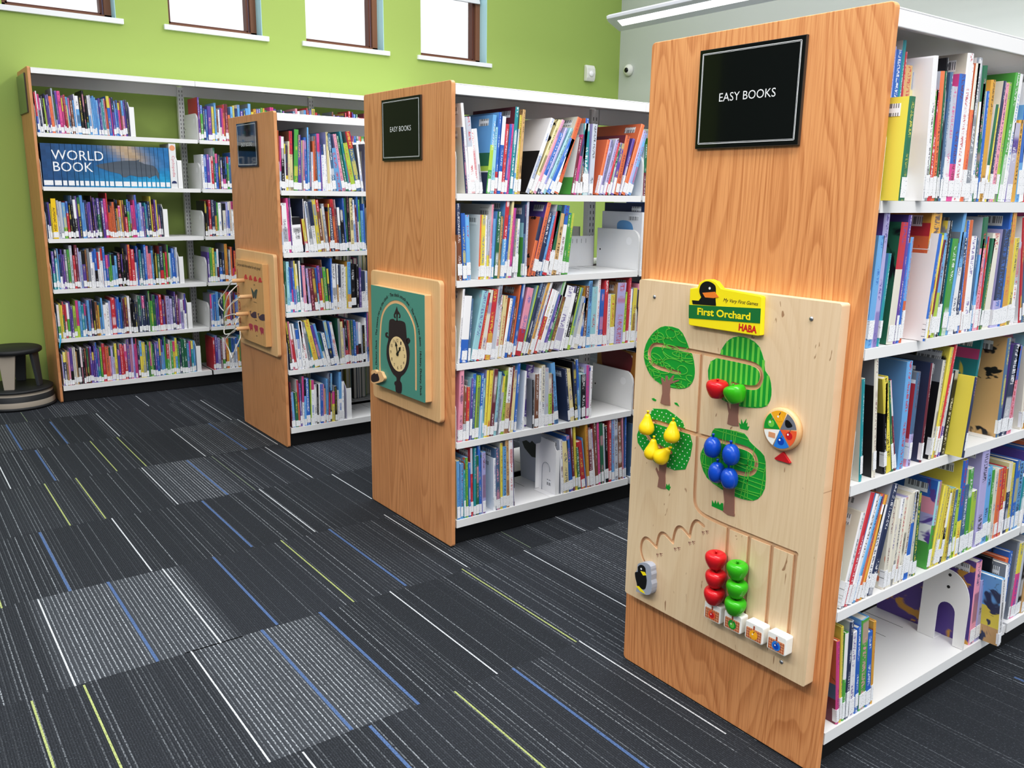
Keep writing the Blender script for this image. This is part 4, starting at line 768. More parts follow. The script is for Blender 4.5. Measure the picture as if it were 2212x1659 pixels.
t = thing('fruit_activity_board', 'large pale plywood activity board with fruit trees on the nearest end panel', 'activity board', (X1, 1.2925, .227)); t.location = (0, 0, 0); BT = t; A = At(t)
cutters = make_cutters()
mb = MB(); mb.prism(rrect(1.002, 1.583, .227, 1.098, .006), FXp(FZ), FXp(X1 - .0005)); o = A(mb, 'board', ['birch']); cut(o, cutters)
PR = dict(
  tree1='1485,989 1440,988 1417,968 1402,944 1390,929 1381,900 1381,874 1395,851 1424,839 1470,837 1512,846 1538,867 1554,899 1549,932 1532,959 1512,977',
  tree2='1257,995 1225,994 1198,981 1182,953 1176,929 1163,916 1155,890 1156,865 1167,848 1192,839 1237,833 1273,835 1306,845 1330,867 1339,901 1329,926 1309,938 1300,962 1282,984',
  tree3='1512,770 1465,778 1437,770 1410,759 1399,741 1383,731 1373,709 1377,677 1391,638 1427,626 1455,628 1493,628 1533,644 1561,666 1565,687 1552,720 1529,743',
  tree4='1307,764 1271,770 1220,772 1203,757 1183,746 1160,733 1153,703 1151,658 1168,627 1194,616 1233,614 1278,621 1321,636 1341,665 1345,692 1329,723 1316,746',
  trunk1='1474,864 1467,865 1464,852 1449,870 1445,869 1450,854 1429,862 1428,859 1456,845 1457,818 1453,791 1471,788 1487,790 1482,817 1484,838 1489,854 1485,857 1474,846',
  trunk2='1263,841 1240,842 1241,810 1237,786 1254,783 1270,784 1268,810 1275,832 1273,835 1264,818',
  trunk3='1479,639 1453,641 1457,605 1453,568 1469,565 1481,566 1478,592 1491,611 1489,617 1479,605',
  trunk4='1271,633 1267,638 1258,627 1256,641 1234,644 1234,614 1230,565 1249,562 1264,566 1262,592',
  leaf1='1519,795 1512,798 1502,795 1504,791 1513,791',
  leaf2='1440,801 1431,802 1423,794 1429,795 1438,797',
  grass2='1232,781 1237,794 1231,791 1231,804 1225,794 1217,808 1217,796 1213,800 1213,790 1207,792 1211,782',
  grass3='1453,570 1451,583 1446,578 1442,586 1439,578 1436,579 1441,567',
  grass4='1300,569 1300,584 1293,577 1290,587 1285,578 1282,587 1276,579 1271,586 1266,586 1264,567',
  sign='1399,1092 1376,1096 1371,1109 1355,1117 1337,1119 1321,1115 1308,1104 1304,1101 1194,1095 1190,1093 1186,1008 1193,1006 1394,1004 1397,1008',
  signband='1399,1053 1190,1068 1189,1035 1397,1021',
  birdsign='1390,1065 1369,1066 1362,1075 1369,1088 1366,1103 1355,1112 1341,1114 1326,1109 1320,1100 1319,1075 1316,1060 1387,1056',
  beak='1359,1086 1339,1093 1321,1093 1310,1085 1311,1076 1322,1079 1337,1075 1351,1073 1357,1080',
  birdp='1520,339 1505,349 1486,354 1473,349 1471,336 1468,328 1469,312 1465,302 1466,282 1472,270 1489,263 1509,261 1522,260 1518,277 1524,291 1529,308 1521,323',
  birdb='1519,332 1510,341 1500,343 1491,338 1488,320 1484,306 1487,282 1498,275 1516,276 1520,284 1527,301 1528,313 1518,318',
  clockhouse='2909,828 2886,833 2875,830 2860,828 2837,833 2804,832 2793,824 2788,802 2784,773 2776,771 2783,762 2769,742 2764,717 2771,679 2786,653 2809,631 2832,617 2840,600 2831,594 2826,583 2832,552 2873,550 2877,572 2885,578 2881,589 2869,593 2868,608 2893,616 2916,635 2935,659 2944,685 2940,720 2928,745 2923,776 2919,815',
  finial='2856,884 2849,869 2834,860 2829,852 2831,844 2842,842 2844,845 2837,848 2840,857 2850,855 2853,835 2848,828 2865,826 2860,834 2862,856 2872,851 2870,844 2866,842 2871,837 2880,840 2881,850 2870,864',
  earL='2923,753 2942,753 2951,757 2952,767 2944,773 2933,775 2928,771 2936,769 2938,763 2927,759',
  earR='2787,762 2783,771 2776,776 2765,775 2758,768 2763,759 2773,752 2781,753',
  arch='3001,612 3000,688 2992,767 2980,823 2955,860 2915,887 2872,900 2831,900 2795,890 2759,865 2731,832 2721,797 2719,731 2719,658 2720,590',
  mouse='3055,595 3048,605 3029,611 3015,610 3005,606 2993,611 2968,612 2960,604 2947,592 2953,581 2970,572 3028,554 3053,555 3059,564 3049,580',
  mouseface='3051,585 3026,598 3014,596 3001,601 2993,594 2986,581 2994,572 3032,560 3052,561 3056,570',
  cars='4488,844 4486,858 4470,870 4455,869 4449,857 4438,850 4459,843 4464,848 4476,843',
  carpos='4463,856 4394,857 4327,857 4259,857',
  butterfly='4395,810 4369,796 4353,787 4344,798 4317,809 4304,806 4317,781 4329,759 4343,758 4348,772 4357,758 4374,757 4381,774',
  whale='4455,688 4441,688 4429,692 4430,687 4439,684 4432,674 4407,685 4383,693 4355,694 4354,663 4388,658 4422,659 4438,667 4444,681',
  whalepos='4397,674 4282,675',
  pig='4455,607 4440,613 4417,615 4395,611 4398,592 4402,577 4408,586 4424,584 4427,575 4436,578 4438,588 4449,597',
  pigpos='4426,596 4352,598 4271,596',
  rope1='4522,831 4636,776 4745,699 4734,651 4678,679 4577,757 4482,822',
  rope2='4409,762 4508,735 4616,673 4747,582 4675,623 4562,700 4409,764',
  rope3='4484,662 4583,649 4676,619 4722,574 4715,540 4652,533 4573,559 4516,609 4474,648',
  rope4='4491,579 4586,553 4671,498 4681,440 4604,409 4542,449 4492,533 4463,566'
)
def pp(n): return P2(PR[n])
def print_plate(A, pts, name, m, x, cutme=None, th=.0007, parent=None):
    mb = MB(); mb.prism(pts, FXp(x - th), FXp(x)); o = A(mb, name, m, parent=parent)
    if cutme: cut(o, cutme)
    return o
def in_poly(p, poly):
    x, y = p; r = False; j = len(poly) - 1
    for i in range(len(poly)):
        if (poly[i][1] > y) != (poly[j][1] > y) and x < (poly[j][0] - poly[i][0]) * (y - poly[i][1]) / (poly[j][1] - poly[i][1]) + poly[i][0]: r = not r
        j = i
    return r
def clip_lines(lines, poly, w):
    """thin print lines kept where they run inside the crown"""
    mb = MB()
    for ln in lines:
        run = []
        for p in ln + [None]:
            if p is not None and in_poly(p, poly): run.append(p)
            else:
                if len(run) > 1:
                    rb = ribbon(run, w); n = len(run); b = len(mb.v); L = rb[:n]; Rr = rb[n + 5:2 * n + 5][::-1]
                    mb.v += [(FZ - .0011, *q) for q in L + Rr]
                    for i in range(n - 1): mb.face((b + i, b + i + 1, b + n + i + 1, b + n + i))
                run = []
    return mb
def seg(a, b, n=60): return [(a[0] + (b[0] - a[0]) * i / n, a[1] + (b[1] - a[1]) * i / n) for i in range(n + 1)]
for i, (tr, tk) in enumerate((('tree1', 'trunk1'), ('tree2', 'trunk2'), ('tree3', 'trunk3'), ('tree4', 'trunk4'))):
    poly = smooth(pp(tr), 2, True) if i != 2 else pp(tr); crown = print_plate(A, poly, 'printed_tree_crown', 'p_green', FZ, cutters)
    crown['label'] = ('green crown with looping lime scribbles', 'green crown with lime stripes', 'green crown with small pale dots', 'green crown with lime grid lines')[i]
    cy = sum(p[0] for p in poly) / len(poly); cz = sum(p[1] for p in poly) / len(poly); rg = random.Random(i)
    if i == 1: lines = [seg((1.15 + .0148 * k, .82), (1.153 + .0148 * k, 1.0)) for k in range(14)]; w = .0066
    elif i == 0:
        lines = []; w = .0017
        for k in range(30):
            a0 = rg.uniform(0, 6); c0 = (cy + .03 * (k % 6 - 3) + rg.uniform(-.01, .01), cz + .032 * (k // 6 - 2) + rg.uniform(-.01, .01)); rr = rg.uniform(.009, .017)
            lines.append([(c0[0] + (rr + .004 * s_ / 6) * math.cos(a0 + s_ / 4.5) + .0011 * s_, c0[1] + rr * .9 * math.sin(a0 + s_ / 4.5) + .0006 * s_ * math.cos(a0)) for s_ in range(44)])
    elif i == 3:
        lines = []; w = .0016
        for k in range(16):
            q = 1.14 + .0135 * k + rg.uniform(-.004, .004); lines.append(seg((q, .6), (q + rg.uniform(-.03, .02), .78)))
            z = .61 + .0105 * k + rg.uniform(-.003, .003); lines.append(seg((1.14, z), (1.36, z + rg.uniform(-.02, .02))))
    else:
        dm = MB(); w = 0
        for k in range(400):
            p = (1.38 + .0155 * (k % 13) + .0075 * ((k // 13) % 2), .63 + .0105 * (k // 13))
            if p[1] < .78 and in_poly(p, poly): dm.prism(circ(p[0], p[1], .0016, 8), FXp(FZ - .0012), FXp(FZ - .0007))
        o = A(dm, 'printed_dots', 'p_white', parent=crown); cut(o, cutters); lines = None
    if lines:
        lm = clip_lines(lines, poly, w); n = len(lm.v)
        o = A(lm, 'printed_pattern', 'p_lime', parent=crown); sol = o.modifiers.new('s', 'SOLIDIFY'); sol.thickness = .0003; cut(o, [])
        cut(o, cutters)
    print_plate(A, pp(tk), 'printed_trunk', 'p_brown', FZ, th=.0016)
for n in ('leaf1', 'leaf2', 'grass2', 'grass3', 'grass4'): print_plate(A, pp(n), 'printed_leaf' if 'leaf' in n else 'printed_grass', 'p_green', FZ)
for q in cutters: bpy.data.objects.remove(q)
mb = MB()
for (cy, cz) in ((1.467, .384), (1.407, .422), (1.36, .455), (1.319, .497)):
    for s_ in (-1, 1):
        for a in (-35, 0, 35):
            c0 = Vector((cy - s_ * .006, cz + s_ * .003)); e = c0 + Vector((math.cos(R(200 + a)), math.sin(R(200 + a)))) * .009
            rb = ribbon([tuple(c0), tuple(e)], .0012); mb.prism(rb, FXp(FZ - .0004), FXp(FZ))
A(mb, 'printed_bird_tracks', 'p_brown')
def disc_head(A, y, z, x, r=.005):
    mb = MB(); Mx = Matrix.Translation((x, y, z)) @ Matrix.Rotation(-math.pi / 2, 4, 'Y'); mb.lathe([(r, 0), (r * .95, .0015), (r * .5, .003), (.0002, .0032)], 14, M4=Mx); return A(mb, 'screw', 'screw')
for y, z in ((1.527, 1.058), (1.07, 1.059), (1.067, .26), (1.525, .262)): disc_head(A, y, z, FZ)
# beads that slide in the grooves
def bead(kind, y, z, m, tilt=0, s=1):
    if kind == 'apple': pr = [(.004, -.0215), (.013, -.021), (.019, -.014), (.0245, -.002), (.026, .008), (.0235, .016), (.016, .0205), (.007, .0185), (.0022, .016)]
    elif kind == 'pear': pr = [(.003, -.027), (.012, -.0255), (.0185, -.019), (.0205, -.0105), (.0185, -.001), (.0135, .009), (.0095, .018), (.0075, .024), (.005, .0275), (.0015, .0285)]
    else: pr = [(.003, -.0255), (.011, -.0235), (.0175, -.016), (.0205, -.003), (.019, .009), (.014, .0185), (.008, .0235), (.002, .0245)]
    pr = [(q[0], q[1]) for q in smooth(pr, 3)]
    Mx = Matrix.Translation((FZ - .0245, y, z)) @ Matrix.Rotation(tilt, 4, 'X')
    mb = MB(); mb.lathe(pr, 28, M4=Mx)
    Ms = Mx @ Matrix.Translation((0, 0, pr[-1][1] - .003)); mb.lathe([(.0026, 0), (.0024, .008), (.0036, .0085), (.0034, .0115)], 10, M4=Ms)
    o = A(mb, kind + '_bead', m); sb = MB(); sb.lathe([(.0042, 0), (.0042, .028)], 10, M4=Matrix.Translation((FZ + .004, y, z)) @ Matrix.Rotation(-math.pi / 2, 4, 'Y')); A(sb, 'bead_stem', 'peg', parent=o)
    return o
for y, z, m, tl in ((1.288, .868, 'red', 0), (1.235, .866, 'green', -.35), (1.257, .449, 'red', 0), (1.253, .402, 'red', .05), (1.254, .357, 'red', .1), (1.192, .447, 'green', 0), (1.189, .401, 'green', .05), (1.190, .356, 'green', .1)):
    bead('apple', y, z, m, tl)['label'] = ('red' if m == 'red' else 'green') + ' apple bead'
for y, z, tl in ((1.508, .732, .05), (1.420, .732, .05), (1.484, .671, .1), (1.446, .666, .75)): bead('pear', y, z, 'yellow', tl)['label'] = 'yellow pear bead'
for y, z, tl in ((1.29, .726, 0), (1.234, .722, -.1), (1.272, .668, 0), (1.234, .664, -.15)): bead('plum', y, z, 'blue', tl)['label'] = 'blue plum bead'
def fruit_print(A, kind, y, z, r, x, par):
    c = {'apple_r': 'p_red', 'apple_g': 'p_lime', 'pear': 'p_amber', 'plum': 'blue'}[kind]
    pts = circ(y, z, r, 18) if kind != 'pear' else smooth([(y - r, z - r * .5), (y, z - r), (y + r, z - r * .5), (y + r * .55, z + r * .4), (y + r * .25, z + r * 1.2), (y - r * .25, z + r * 1.2), (y - r * .55, z + r * .4)], 3, True)
    print_plate(A, pts, 'printed_fruit', c, x, th=.0003, parent=par)
    print_plate(A, circ(y + r * .35, z + r * .3, r * .28, 10), 'printed_highlight', 'p_white', x - .0003, th=.0002, parent=par)
    print_plate(A, ribbon([(y, z + r * .9), (y - r * .3, z + r * 1.6)], r * .25), 'printed_stalk', 'p_brown', x, th=.0003, parent=par)
for y, z, k, bg in ((1.255, .312, 'apple_r', 'p_orange'), (1.193, .313, 'apple_g', 'p_green'), (1.130, .314, 'pear', 'p_amber'), (1.067, .315, 'plum', 'p_blue')):
    mb = MB(); mb.prism(rrect(y - .0255, y + .0255, z - .0225, z + .0225, .005), FXp(FZ - .026), FXp(FZ)); b = A(mb, 'basket_block', 'p_white', bevel=.002); xx = FZ - .0262
    print_plate(A, rrect(y - .0215, y + .0215, z - .0195, z + .008, .002, 2), 'printed_basket', 'p_basket', xx, th=.0003, parent=b)
    mb = MB()
    for i in range(7): a = y - .0195 + i * .0065; mb.box(xx - .0006, xx - .0003, a, a + .0011, z - .0185, z + .007)
    for i in range(4): q = z - .0165 + i * .0065; mb.box(xx - .0006, xx - .0003, y - .0205, y + .0205, q, q + .0011)
    mb.box(xx - .0006, xx - .0003, y - .002, y + .002, z + .007, z + .0165); A(mb, 'printed_weave', 'p_basketline', parent=b)
    print_plate(A, circ(y, z - .006, .0115, 20), 'printed_disc', bg, xx - .0006, th=.0003, parent=b); fruit_print(A, k, y, z - .007, .007, xx - .0009, b)
# spinner
y, z = 1.114, .808; mb = MB(); mb.lathe([(.0485, 0), (.0485, .011), (.046, .014), (.0001, .014)], 48, M4=Matrix.Translation((FZ, y, z)) @ Matrix.Rotation(-math.pi / 2, 4, 'Y')); sp = A(mb, 'spinner_wheel', 'maple')
xx = FZ - .0141; SEC = ((100, 'p_amber', 'pear'), (40, 'p_grey', None), (-20, 'p_orange', 'apple_r'), (-80, 'p_blue', 'plum'), (-140, 'p_white', 'basket'), (160, 'p_green', 'apple_g'))
for a, c, k in SEC:
    pts = [(y, z)] + [(y - .0425 * math.cos(R(a + q)), z + .0425 * math.sin(R(a + q))) for q in range(-28, 29, 7)]
    s_ = print_plate(A, pts, 'spinner_sector', c, xx, th=.0004, parent=sp); s_['label'] = dict(p_amber='amber sector with pear', p_grey='grey sector with black bird', p_orange='orange sector with red apple', p_blue='blue sector with plum', p_white='white sector with basket', p_green='green sector with green apple')[c]
    fy, fz = y - .026 * math.cos(R(a)), z + .026 * math.sin(R(a))
    if k == 'basket': print_plate(A, rrect(fy - .009, fy + .009, fz - .006, fz + .006, .001, 1), 'printed_basket', 'p_basket', xx - .0004, th=.0003, parent=sp)
    elif k is None: print_plate(A, smooth([(fy - .011, fz - .002), (fy - .004, fz + .006), (fy + .003, fz + .009), (fy + .008, fz + .006), (fy + .007, fz - .004), (fy, fz - .008)], 3, True), 'printed_bird', 'p_black', xx - .0004, th=.0003, parent=sp)
    else: fruit_print(A, k, fy, fz, .0085, xx - .0004, sp)
mb = MB(); mb.prism([(1.108, .757), (1.129, .737), (1.126, .734), (1.089, .734), (1.087, .737)], FXp(FZ - .006), FXp(FZ)); A(mb, 'pointer_arrow', 'p_red', bevel=.001)
# title plate
SXF = X1 - .045; mb = MB(); mb.prism(pp('sign'), FXp(SXF), FXp(FZ)); ts = A(mb, 'title_plate', ['p_yellow'], bevel=.0015)
print_plate(A, pp('signband'), 'green_band', 'p_dkgreen', SXF - .0002, th=.0004, parent=ts)
print_plate(A, smooth(pp('birdsign')[2:10], 3) + pp('birdsign')[10:] + pp('birdsign')[:2], 'printed_bird', 'p_black', SXF - .0002, th=.0005, parent=ts)
print_plate(A, pp('beak')[:1] + [(1.322, 1.092), (1.309, 1.081), (1.324, 1.077), (1.35, 1.076)], 'printed_beak', 'p_beak', SXF - .0007, th=.0004, parent=ts)
print_plate(A, circ(1.338, 1.0985, .0032, 12), 'printed_eye', 'p_white', SXF - .0007, th=.0003, parent=ts)
mb = MB(); put_text(mb, 'My Very First Games', (SXF - .0004, 1.247, 1.0755), FX, width=.098, height=.0105, shear=.35, ang=.012); A(mb, 'lettering_small', 'p_ink', parent=ts)
mb = MB(); put_text(mb, 'First Orchard', (SXF - .0008, 1.2935, 1.044), FX, width=.155, height=.0175, bold=.028, ang=.04); A(mb, 'lettering_large', 'p_yellow', parent=ts)
mb = MB(); put_text(mb, 'HABA', (SXF - .0004, 1.2215, 1.0195), FX, width=.050, height=.0165, bold=.035); b = circ(1.215, 1.0105, .0055, 14, .004, 180, 360); A(mb, 'lettering_maker', 'p_red', parent=ts)
# sliding bird piece
pc = print_plate(A, smooth(pp('birdp'), 2, True), 'sliding_piece', 'piece_grey', FZ, th=.02)
print_plate(A, smooth(pp('birdb'), 2, True), 'printed_bird', 'p_black', FZ - .02, th=.0005, parent=pc)
print_plate(A, [(1.508, .324), (1.492, .327), (1.486, .320), (1.498, .315)], 'printed_beak', 'p_yellow', FZ - .0205, th=.0004, parent=pc)
print_plate(A, circ(1.506, .331, .003, 10), 'printed_eye', 'p_white', FZ - .0205, th=.0003, parent=pc)
print_plate(A, [(1.522, .275), (1.512, .279), (1.494, .271), (1.487, .266), (1.505, .266)], 'printed_feet', 'p_yellow', FZ - .0205, th=.0003, parent=pc)

# ================================================================= clock board
t = thing('clock_activity_board', 'teal clock activity board with rhyme lettering on the middle end panel', 'activity board'); A = At(t); CX = X2 - .051
mb = MB(); mb.prism(rrect(2.597, 3.122, .478, 1.001, .018), FXp(X2 - .021), FXp(X2 - .0005)); A(mb, 'backing_board', 'maple', bevel=.003)
mb = MB(); mb.prism(rrect(2.655, 3.064, .549, .947, .004), FXp(CX + .0015), FXp(X2 - .021)); A(mb, 'front_panel', 'maple', bevel=.0015)
ar = smooth(pp('arch'), 4); mb = MB(); mb.prism(ribbon(ar, .0115), FXp(CX - .02), FXp(CX + .008)); ct = mb.build('cutter', 'peg')
mb = MB(); mb.prism(rrect(2.655, 3.064, .549, .947, .003), FXp(CX), FXp(CX + .0015)); o = A(mb, 'teal_face', ['p_teal']); cut(o, [ct]); bpy.data.objects.remove(ct)
mb = MB(); rb = ribbon(ar, .0113); mb.prism(rb, FXp(CX + .0011), FXp(CX + .0014)); A(mb, 'arch_groove', 'peg')
ch = print_plate(A, smooth(pp('clockhouse'), 2, True), 'printed_clock_case', 'p_clock', CX)
for n in ('finial', 'earL', 'earR'): print_plate(A, pp(n), 'printed_ornament', 'p_clock', CX, parent=ch)
dl = print_plate(A, circ(2.854, .7015, .0675, 40), 'printed_dial', 'p_dial', CX - .0007, parent=ch)
mb = MB()
for i in range(12):
    a = R(90 - 30 * (i + 1)); put_text(mb, str(i + 1), (CX - .0017, 2.854 - .053 * math.cos(a), .7015 + .053 * math.sin(a)), FX, height=.0125, width=.008 if i < 9 else .013)
A(mb, 'dial_numerals', 'p_clock', parent=ch)
for nm, tip, w in (('minute_hand', (2.866, .748), .005), ('hour_hand', (2.829, .733), .006)):
    c0 = Vector((2.853, .7015)); e = Vector(tip); d = (e - c0).normalized(); nrm = Vector((-d.y, d.x))
    pts = ribbon([tuple(c0), tuple(c0 + (e - c0) * .7)], w); mb = MB(); mb.prism(pts, FXp(CX - .003), FXp(CX - .0018)); q = c0 + (e - c0) * .66
    mb.prism([tuple(q + nrm * .008), tuple(e), tuple(q - nrm * .008)], FXp(CX - .0034), FXp(CX - .0018)); A(mb, nm, 'p_black', parent=ch)
mb = MB(); mb.prism(circ(2.853, .7015, .007, 16), FXp(CX - .0045), FXp(CX - .0018)); A(mb, 'hand_hub', 'p_black', parent=ch)
TXT = 'Hickory, Dickory, Dock \u00b7 The mouse ran up the clock \u00b7 The clock struck one \u00b7 The mouse ran down \u00b7 Hickory, Dickory, Dock'
path = smooth([(3.033, .565), (3.031, .612), (3.0295, .68)] + [(3.0245, .76), (3.013, .818), (2.991, .858), (2.954, .897), (2.914, .919), (2.861, .927), (2.81, .921), (2.77, .904), (2.73, .870), (2.70, .829), (2.687, .785), (2.684, .737), (2.684, .664), (2.685, .572)], 8)
def along(path, d):
    for i in range(len(path) - 1):
        a, b = Vector(path[i]), Vector(path[i + 1]); L = (b - a).length
        if d <= L: return a + (b - a) * (d / L), (b - a).normalized()
        d -= L
    return Vector(path[-1]), (Vector(path[-1]) - Vector(path[-2])).normalized()
total = sum((Vector(path[i + 1]) - Vector(path[i])).length for i in range(len(path) - 1))
adv = [{'i': .5, 'l': .5, ',': .5, ' ': .55, 'm': 1.5, 'w': 1.3, 'T': 1.1, 'D': 1.2, 'H': 1.2, 't': .75, 'r': .75}.get(c, 1) for c in TXT]; k = total / sum(adv); d = 0; mb = MB()
for c, a in zip(TXT, adv):
    if c != ' ':
        p, tg = along(path, d + a * k / 2); put_text(mb, c, (CX - .0006, p.x, p.y), FX, size=.0185, bold=.012, ang=math.atan2(tg.y, -tg.x))
    d += a * k
A(mb, 'rhyme_lettering', 'p_ink')
ms = print_plate(A, smooth(pp('mouse'), 3, True), 'mouse_piece', 'peg', CX, th=.012); print_plate(A, smooth(pp('mouseface'), 3, True), 'printed_mouse', 'p_clock', CX - .012, th=.0005, parent=ms)

# ================================================================= number matching board
t = thing('number_matching_board', 'tan number matching board with wooden pegs on white cords, far end panel', 'activity board'); A = At(t); NX = X3 - .051
mb = MB(); mb.prism(rrect(4.142, 4.688, .476, .994, .018), FXp(X3 - .021), FXp(X3 - .0005)); A(mb, 'backing_board', 'maple', bevel=.003)
mb = MB(); mb.prism(rrect(4.221, 4.612, .520, .943, .004), FXp(NX), FXp(X3 - .021)); A(mb, 'front_panel', 'beech', bevel=.0015)
mb = MB(); put_text(mb, 'Can you match the number for each group?', (NX - .0004, 4.418, .915), FX, width=.345, height=.021); A(mb, 'question_lettering', 'p_ink')
for s_, (yy, zz) in zip('1234', [(4.591, .866), (4.587, .779), (4.582, .693), (4.586, .609)]):
    mb = MB(); put_text(mb, s_, (NX - .0004, yy, zz), FX, height=.048, width=.008 if s_ == '1' else .024); A(mb, 'printed_number', 'p_num')
def copies(src, cen, posn, name, m):
    s0 = pp(src); c0 = (sum(p[0] for p in s0) / len(s0), sum(p[1] for p in s0) / len(s0))
    for q in posn: print_plate(A, [(a - c0[0] + q[0], b - c0[1] + q[1]) for a, b in s0], name, m, NX)
copies('cars', 0, pp('carpos'), 'printed_car', 'p_car'); copies('butterfly', 0, [(4.348, .782)], 'printed_butterfly', 'p_butter'); copies('whale', 0, pp('whalepos'), 'printed_whale', 'p_whale'); copies('pig', 0, pp('pigpos'), 'printed_pig', 'p_pig')
for s_, zz in (('cars', .828), ('butterfly', .738), ('whales', .645), ('pigs', .563)):
    mb = MB(); put_text(mb, s_, (NX - .0004, 4.345, zz), FX, height=.0075, width=.0075 * .62 * len(s_)); A(mb, 'caption', 'p_ink')
for (yy, zz), rp in zip([(4.497, .838), (4.395, .764), (4.463, .666), (4.468, .588)], ('rope1', 'rope2', 'rope3', 'rope4')):
    mb = MB(); mb.lathe([(.0105, -.03), (.0105, .050), (.0095, .052), (.0001, .052)], 18, M4=Matrix.Translation((NX - .01, yy, zz)) @ Matrix.Rotation(-math.pi / 2, 4, 'Y')); pg = A(mb, 'number_peg', 'peg')
    pts = pp(rp); n = len(pts); e = (NX - .064, yy, zz); P = [e]
    for i, (a, b) in enumerate(pts[1:-1]): P.append((X3 - .10 - .012 * math.sin(i * 2.1), a, b))
    P.append((NX + .002, 4.604, zz - .035)); mb = MB(); mb.tube(smooth(P, 7), .0032, 6); A(mb, 'cord', 'rope', parent=pg)

# ================================================================= stool, wall devices, lamp
t = thing('step_stool', 'dark round step stool with tan legs standing beside the wall bookcase', 'stool', (.632, 5.905, 0)); c = (.632, 5.905); A = At(t)
def lz(prof, mts, name, mis=None):
    mb = MB(); mb.lathe(prof, 48, M4=Matrix.Translation((c[0], c[1], 0)), mis=mis); return A(mb, name, mts)
lz([(.20, .001), (.214, .006), (.214, .016), (.208, .018), (.208, .020), (.206, .052), (.204, .056), (.203, .083), (.200, .086), (.197, .103), (.205, .106), (.203, .116), (.19, .121), (.0001, .122)], ['rubber', 'stool_tan'], 'base_drum', [0, 0, 0, 0, 1, 0, 0, 0, 1, 0, 0, 0, 0])
lz([(.10, .322), (.152, .326), (.162, .334), (.162, .350), (.152, .357), (.0001, .358)], 'rubber', 'seat_disc')
for a in (250, 330, 70, 150):
    d = Vector((math.cos(R(a)), math.sin(R(a)), 0)); s_ = Vector((-d.y, d.x, 0)); mb = MB(); C0 = Vector((c[0], c[1], 0)); b = len(mb.v)
    for r0, w, z in ((.150, .038, .121), (.132, .064, .328)):
        for rr in (r0, r0 - .018):
            for s2 in (-1, 1): mb.v.append(tuple(C0 + d * rr + s_ * w * s2 * .72 + Vector((0, 0, z))))
    for q in ((0, 1, 3, 2), (4, 6, 7, 5), (0, 4, 5, 1), (2, 3, 7, 6), (0, 2, 6, 4), (1, 5, 7, 3)): mb.face(q)
    A(mb, 'leg', 'stool_tan' if a in (250, 150) else 'stool_leg_shade', bevel=.003)
t = thing('motion_sensor', 'small white motion sensor on the green wall near the room corner', 'sensor', (5.422, YW, 2.305)); A = At(t)
mb = MB(); mb.prism([(YW - .0005, 2.302), (YW - .035, 2.302), (YW - .046, 2.33), (YW - .05, 2.37), (YW - .046, 2.41), (YW - .03, 2.44), (YW - .0005, 2.442)], FXp(5.372), FXp(5.474)); A(mb, 'housing', 'plastic', bevel=.008)
mb = MB(); mb.lathe([(.028, 0), (.024, .008), (.012, .013), (.0001, .014)], 20, M4=Matrix.Translation((5.423, YW - .047, 2.365)) @ Matrix.Rotation(math.pi / 2, 4, 'X')); A(mb, 'lens_window', 'white')
t = thing('dome_camera', 'small white ball camera with black lens on the grey wall', 'camera', (XW, 6.045, 2.42)); A = At(t)
mb = MB(); mb.lathe([(.05, -.0008), (.053, .008), (.052, .02), (.042, .037), (.024, .047), (.0001, .05)], 28, M4=Matrix.Translation((XW, 6.045, 2.42)) @ Matrix.Rotation(-math.pi / 2, 4, 'Y')); A(mb, 'housing', 'plastic')
dv = Vector((-.88, -.12, -.05)).normalized(); mb = MB(); mb.lathe([(.022, .034), (.022, .049), (.017, .055), (.0001, .056)], 20, M4=Matrix.Translation((XW, 6.045, 2.42)) @ dv.to_track_quat('Z', 'Y').to_matrix().to_4x4()); A(mb, 'lens', 'lens')
t = thing('pendant_lamp', 'long white pendant lamp hanging in front of the grey wall', 'lamp', (4.82, 3.3, 2.6)); A = At(t); ya, yb_ = .9, 5.12
mb = MB(); n0 = [(4.655, 2.612), (4.662, 2.592), (4.70, 2.577), (4.94, 2.556), (4.985, 2.572), (4.99, 2.612), (4.94, 2.63), (4.70, 2.63)]
mb.prism(n0, lambda x, z: (x, ya, z), lambda x, z: (x, yb_ + (x - 4.655) * .55, z)); A(mb, 'housing', 'lamp_body', bevel=.003)
mb = MB(); b = [(4.705, ya + .05, 2.575), (4.83, ya + .05, 2.564), (4.83, 5.13, 2.564), (4.705, 5.05, 2.575)]; mb.v = b + [(x, y, z + .004) for x, y, z in b]
for q in ((0, 1, 2, 3), (4, 5, 6, 7), (0, 1, 5, 4), (1, 2, 6, 5), (2, 3, 7, 6), (3, 0, 4, 7)): mb.face(q)
A(mb, 'diffuser', 'diffuser')
for y in (1.2, 3.0, 4.6): mb = MB(); mb.tube([(4.82, y, 2.63), (4.82, y, 3.8)], .002, 6); A(mb, 'hanging_cable', 'screw')
mb = MB(); mb.tube([(.884, YB - .004, .425), (.882, YB - .008, .39), (.876, YB - .006, .365), (.874, YB - .006, .345)], .0045, 6); o = mb.build('bookmark_ribbon', 'ribbon'); tag(o, 'bright blue ribbon hanging over the left end of the fifth wall shelf', 'ribbon')

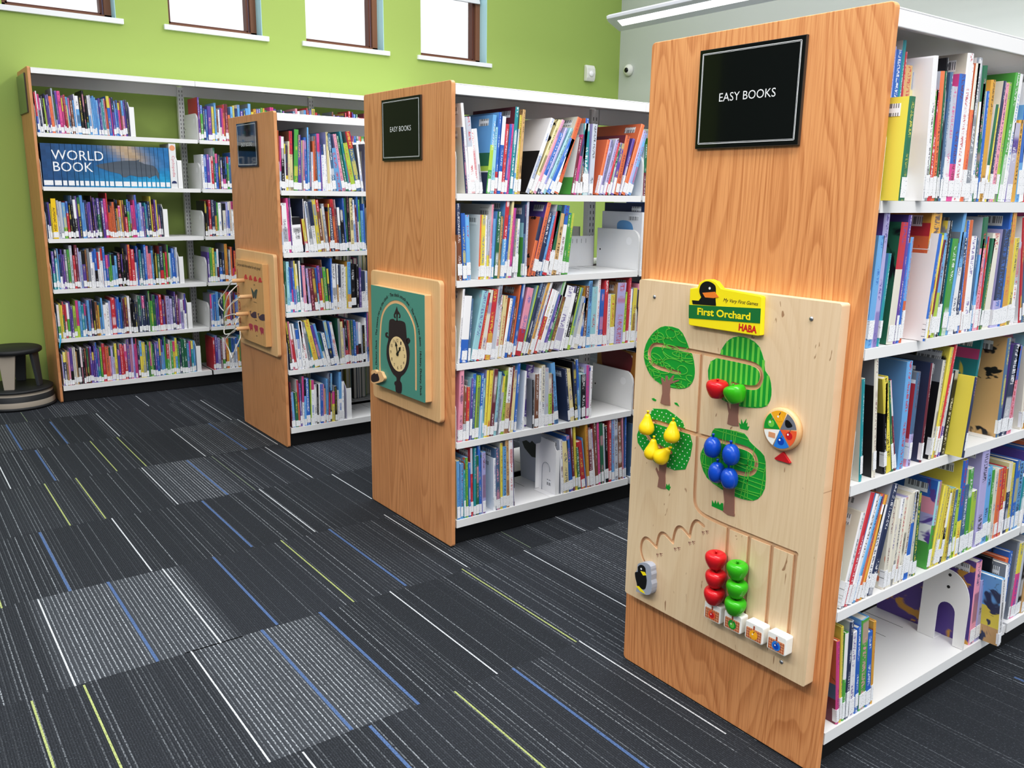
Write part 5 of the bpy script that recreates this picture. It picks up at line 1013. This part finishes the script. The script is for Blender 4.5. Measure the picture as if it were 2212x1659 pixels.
# ================================================================= light and camera
w = bpy.data.worlds.new('World'); scn.world = w; w.use_nodes = True
wt = w.node_tree; bg = wt.nodes['Background']; tc = wt.nodes.new('ShaderNodeTexCoord'); sx = wt.nodes.new('ShaderNodeSeparateXYZ'); rp = wt.nodes.new('ShaderNodeValToRGB')
wt.links.new(tc.outputs['Generated'], sx.inputs[0]); wt.links.new(sx.outputs[2], rp.inputs[0]); wt.links.new(rp.outputs[0], bg.inputs[0])
e = rp.color_ramp.elements; e[0].position = 0.; e[0].color = (.24, .25, .28, 1); e[1].position = .11; e[1].color = (.93, .965, 1., 1)
bg.inputs[1].default_value = 1.2
def area(name, loc, size, size_y, power, rot, c=(1, 1, 1)):
    l = bpy.data.lights.new(name, 'AREA'); l.shape = 'RECTANGLE'; l.size = size; l.size_y = size_y; l.energy = power; l.color = c
    o = bpy.data.objects.new(name, l); col.objects.link(o); o.location = loc; o.rotation_euler = rot; return o
area('overhead_fill_light', (1.0, -.6, 3.5), .6, 4.0, 110, (0, 0, 0), (1, .97, .93))  # three unseen area lights, standing for other pendants, added to raise brightness
area('overhead_fill_light', (-1.4, 1.5, 3.5), .6, 4.5, 90, (0, 0, 0), (1, .97, .93))
area('overhead_fill_light', (3.0, 3.0, 3.7), .6, 4.5, 75, (0, 0, 0), (1, .97, .93))
area('pendant_light', (4.77, 3.0, 2.545), .12, 4.0, 45, (0, 0, 0), (.95, .97, 1))
cam = bpy.data.cameras.new('Camera'); co = bpy.data.objects.new('Camera', cam); col.objects.link(co); scn.camera = co
cam.sensor_width = 36; cam.lens = 36 * 1857.85 / 2212; cam.clip_start = .02
yaw, pit, ro = R(36.7534), R(-12.5329), R(.8461)
F = Vector((math.sin(yaw) * math.cos(pit), math.cos(yaw) * math.cos(pit), math.sin(pit))); Rt = Vector((math.cos(yaw), -math.sin(yaw), 0)); U = Rt.cross(F)
R2 = Rt * math.cos(ro) + U * math.sin(ro); U2 = U * math.cos(ro) - Rt * math.sin(ro)
m4 = Matrix(((R2.x, U2.x, -F.x, 0), (R2.y, U2.y, -F.y, 0), (R2.z, U2.z, -F.z, 1.3098), (0, 0, 0, 1))); co.matrix_world = m4
scn.view_settings.view_transform = 'Standard'; scn.view_settings.look = 'None'; scn.view_settings.exposure = 0; scn.view_settings.gamma = 1
scn.view_settings.use_curve_mapping = True
cm = scn.view_settings.curve_mapping; cv = cm.curves[3]
for p in ((.12, .10), (.5, .53), (.86, .93)): cv.points.new(*p)
cm.update()
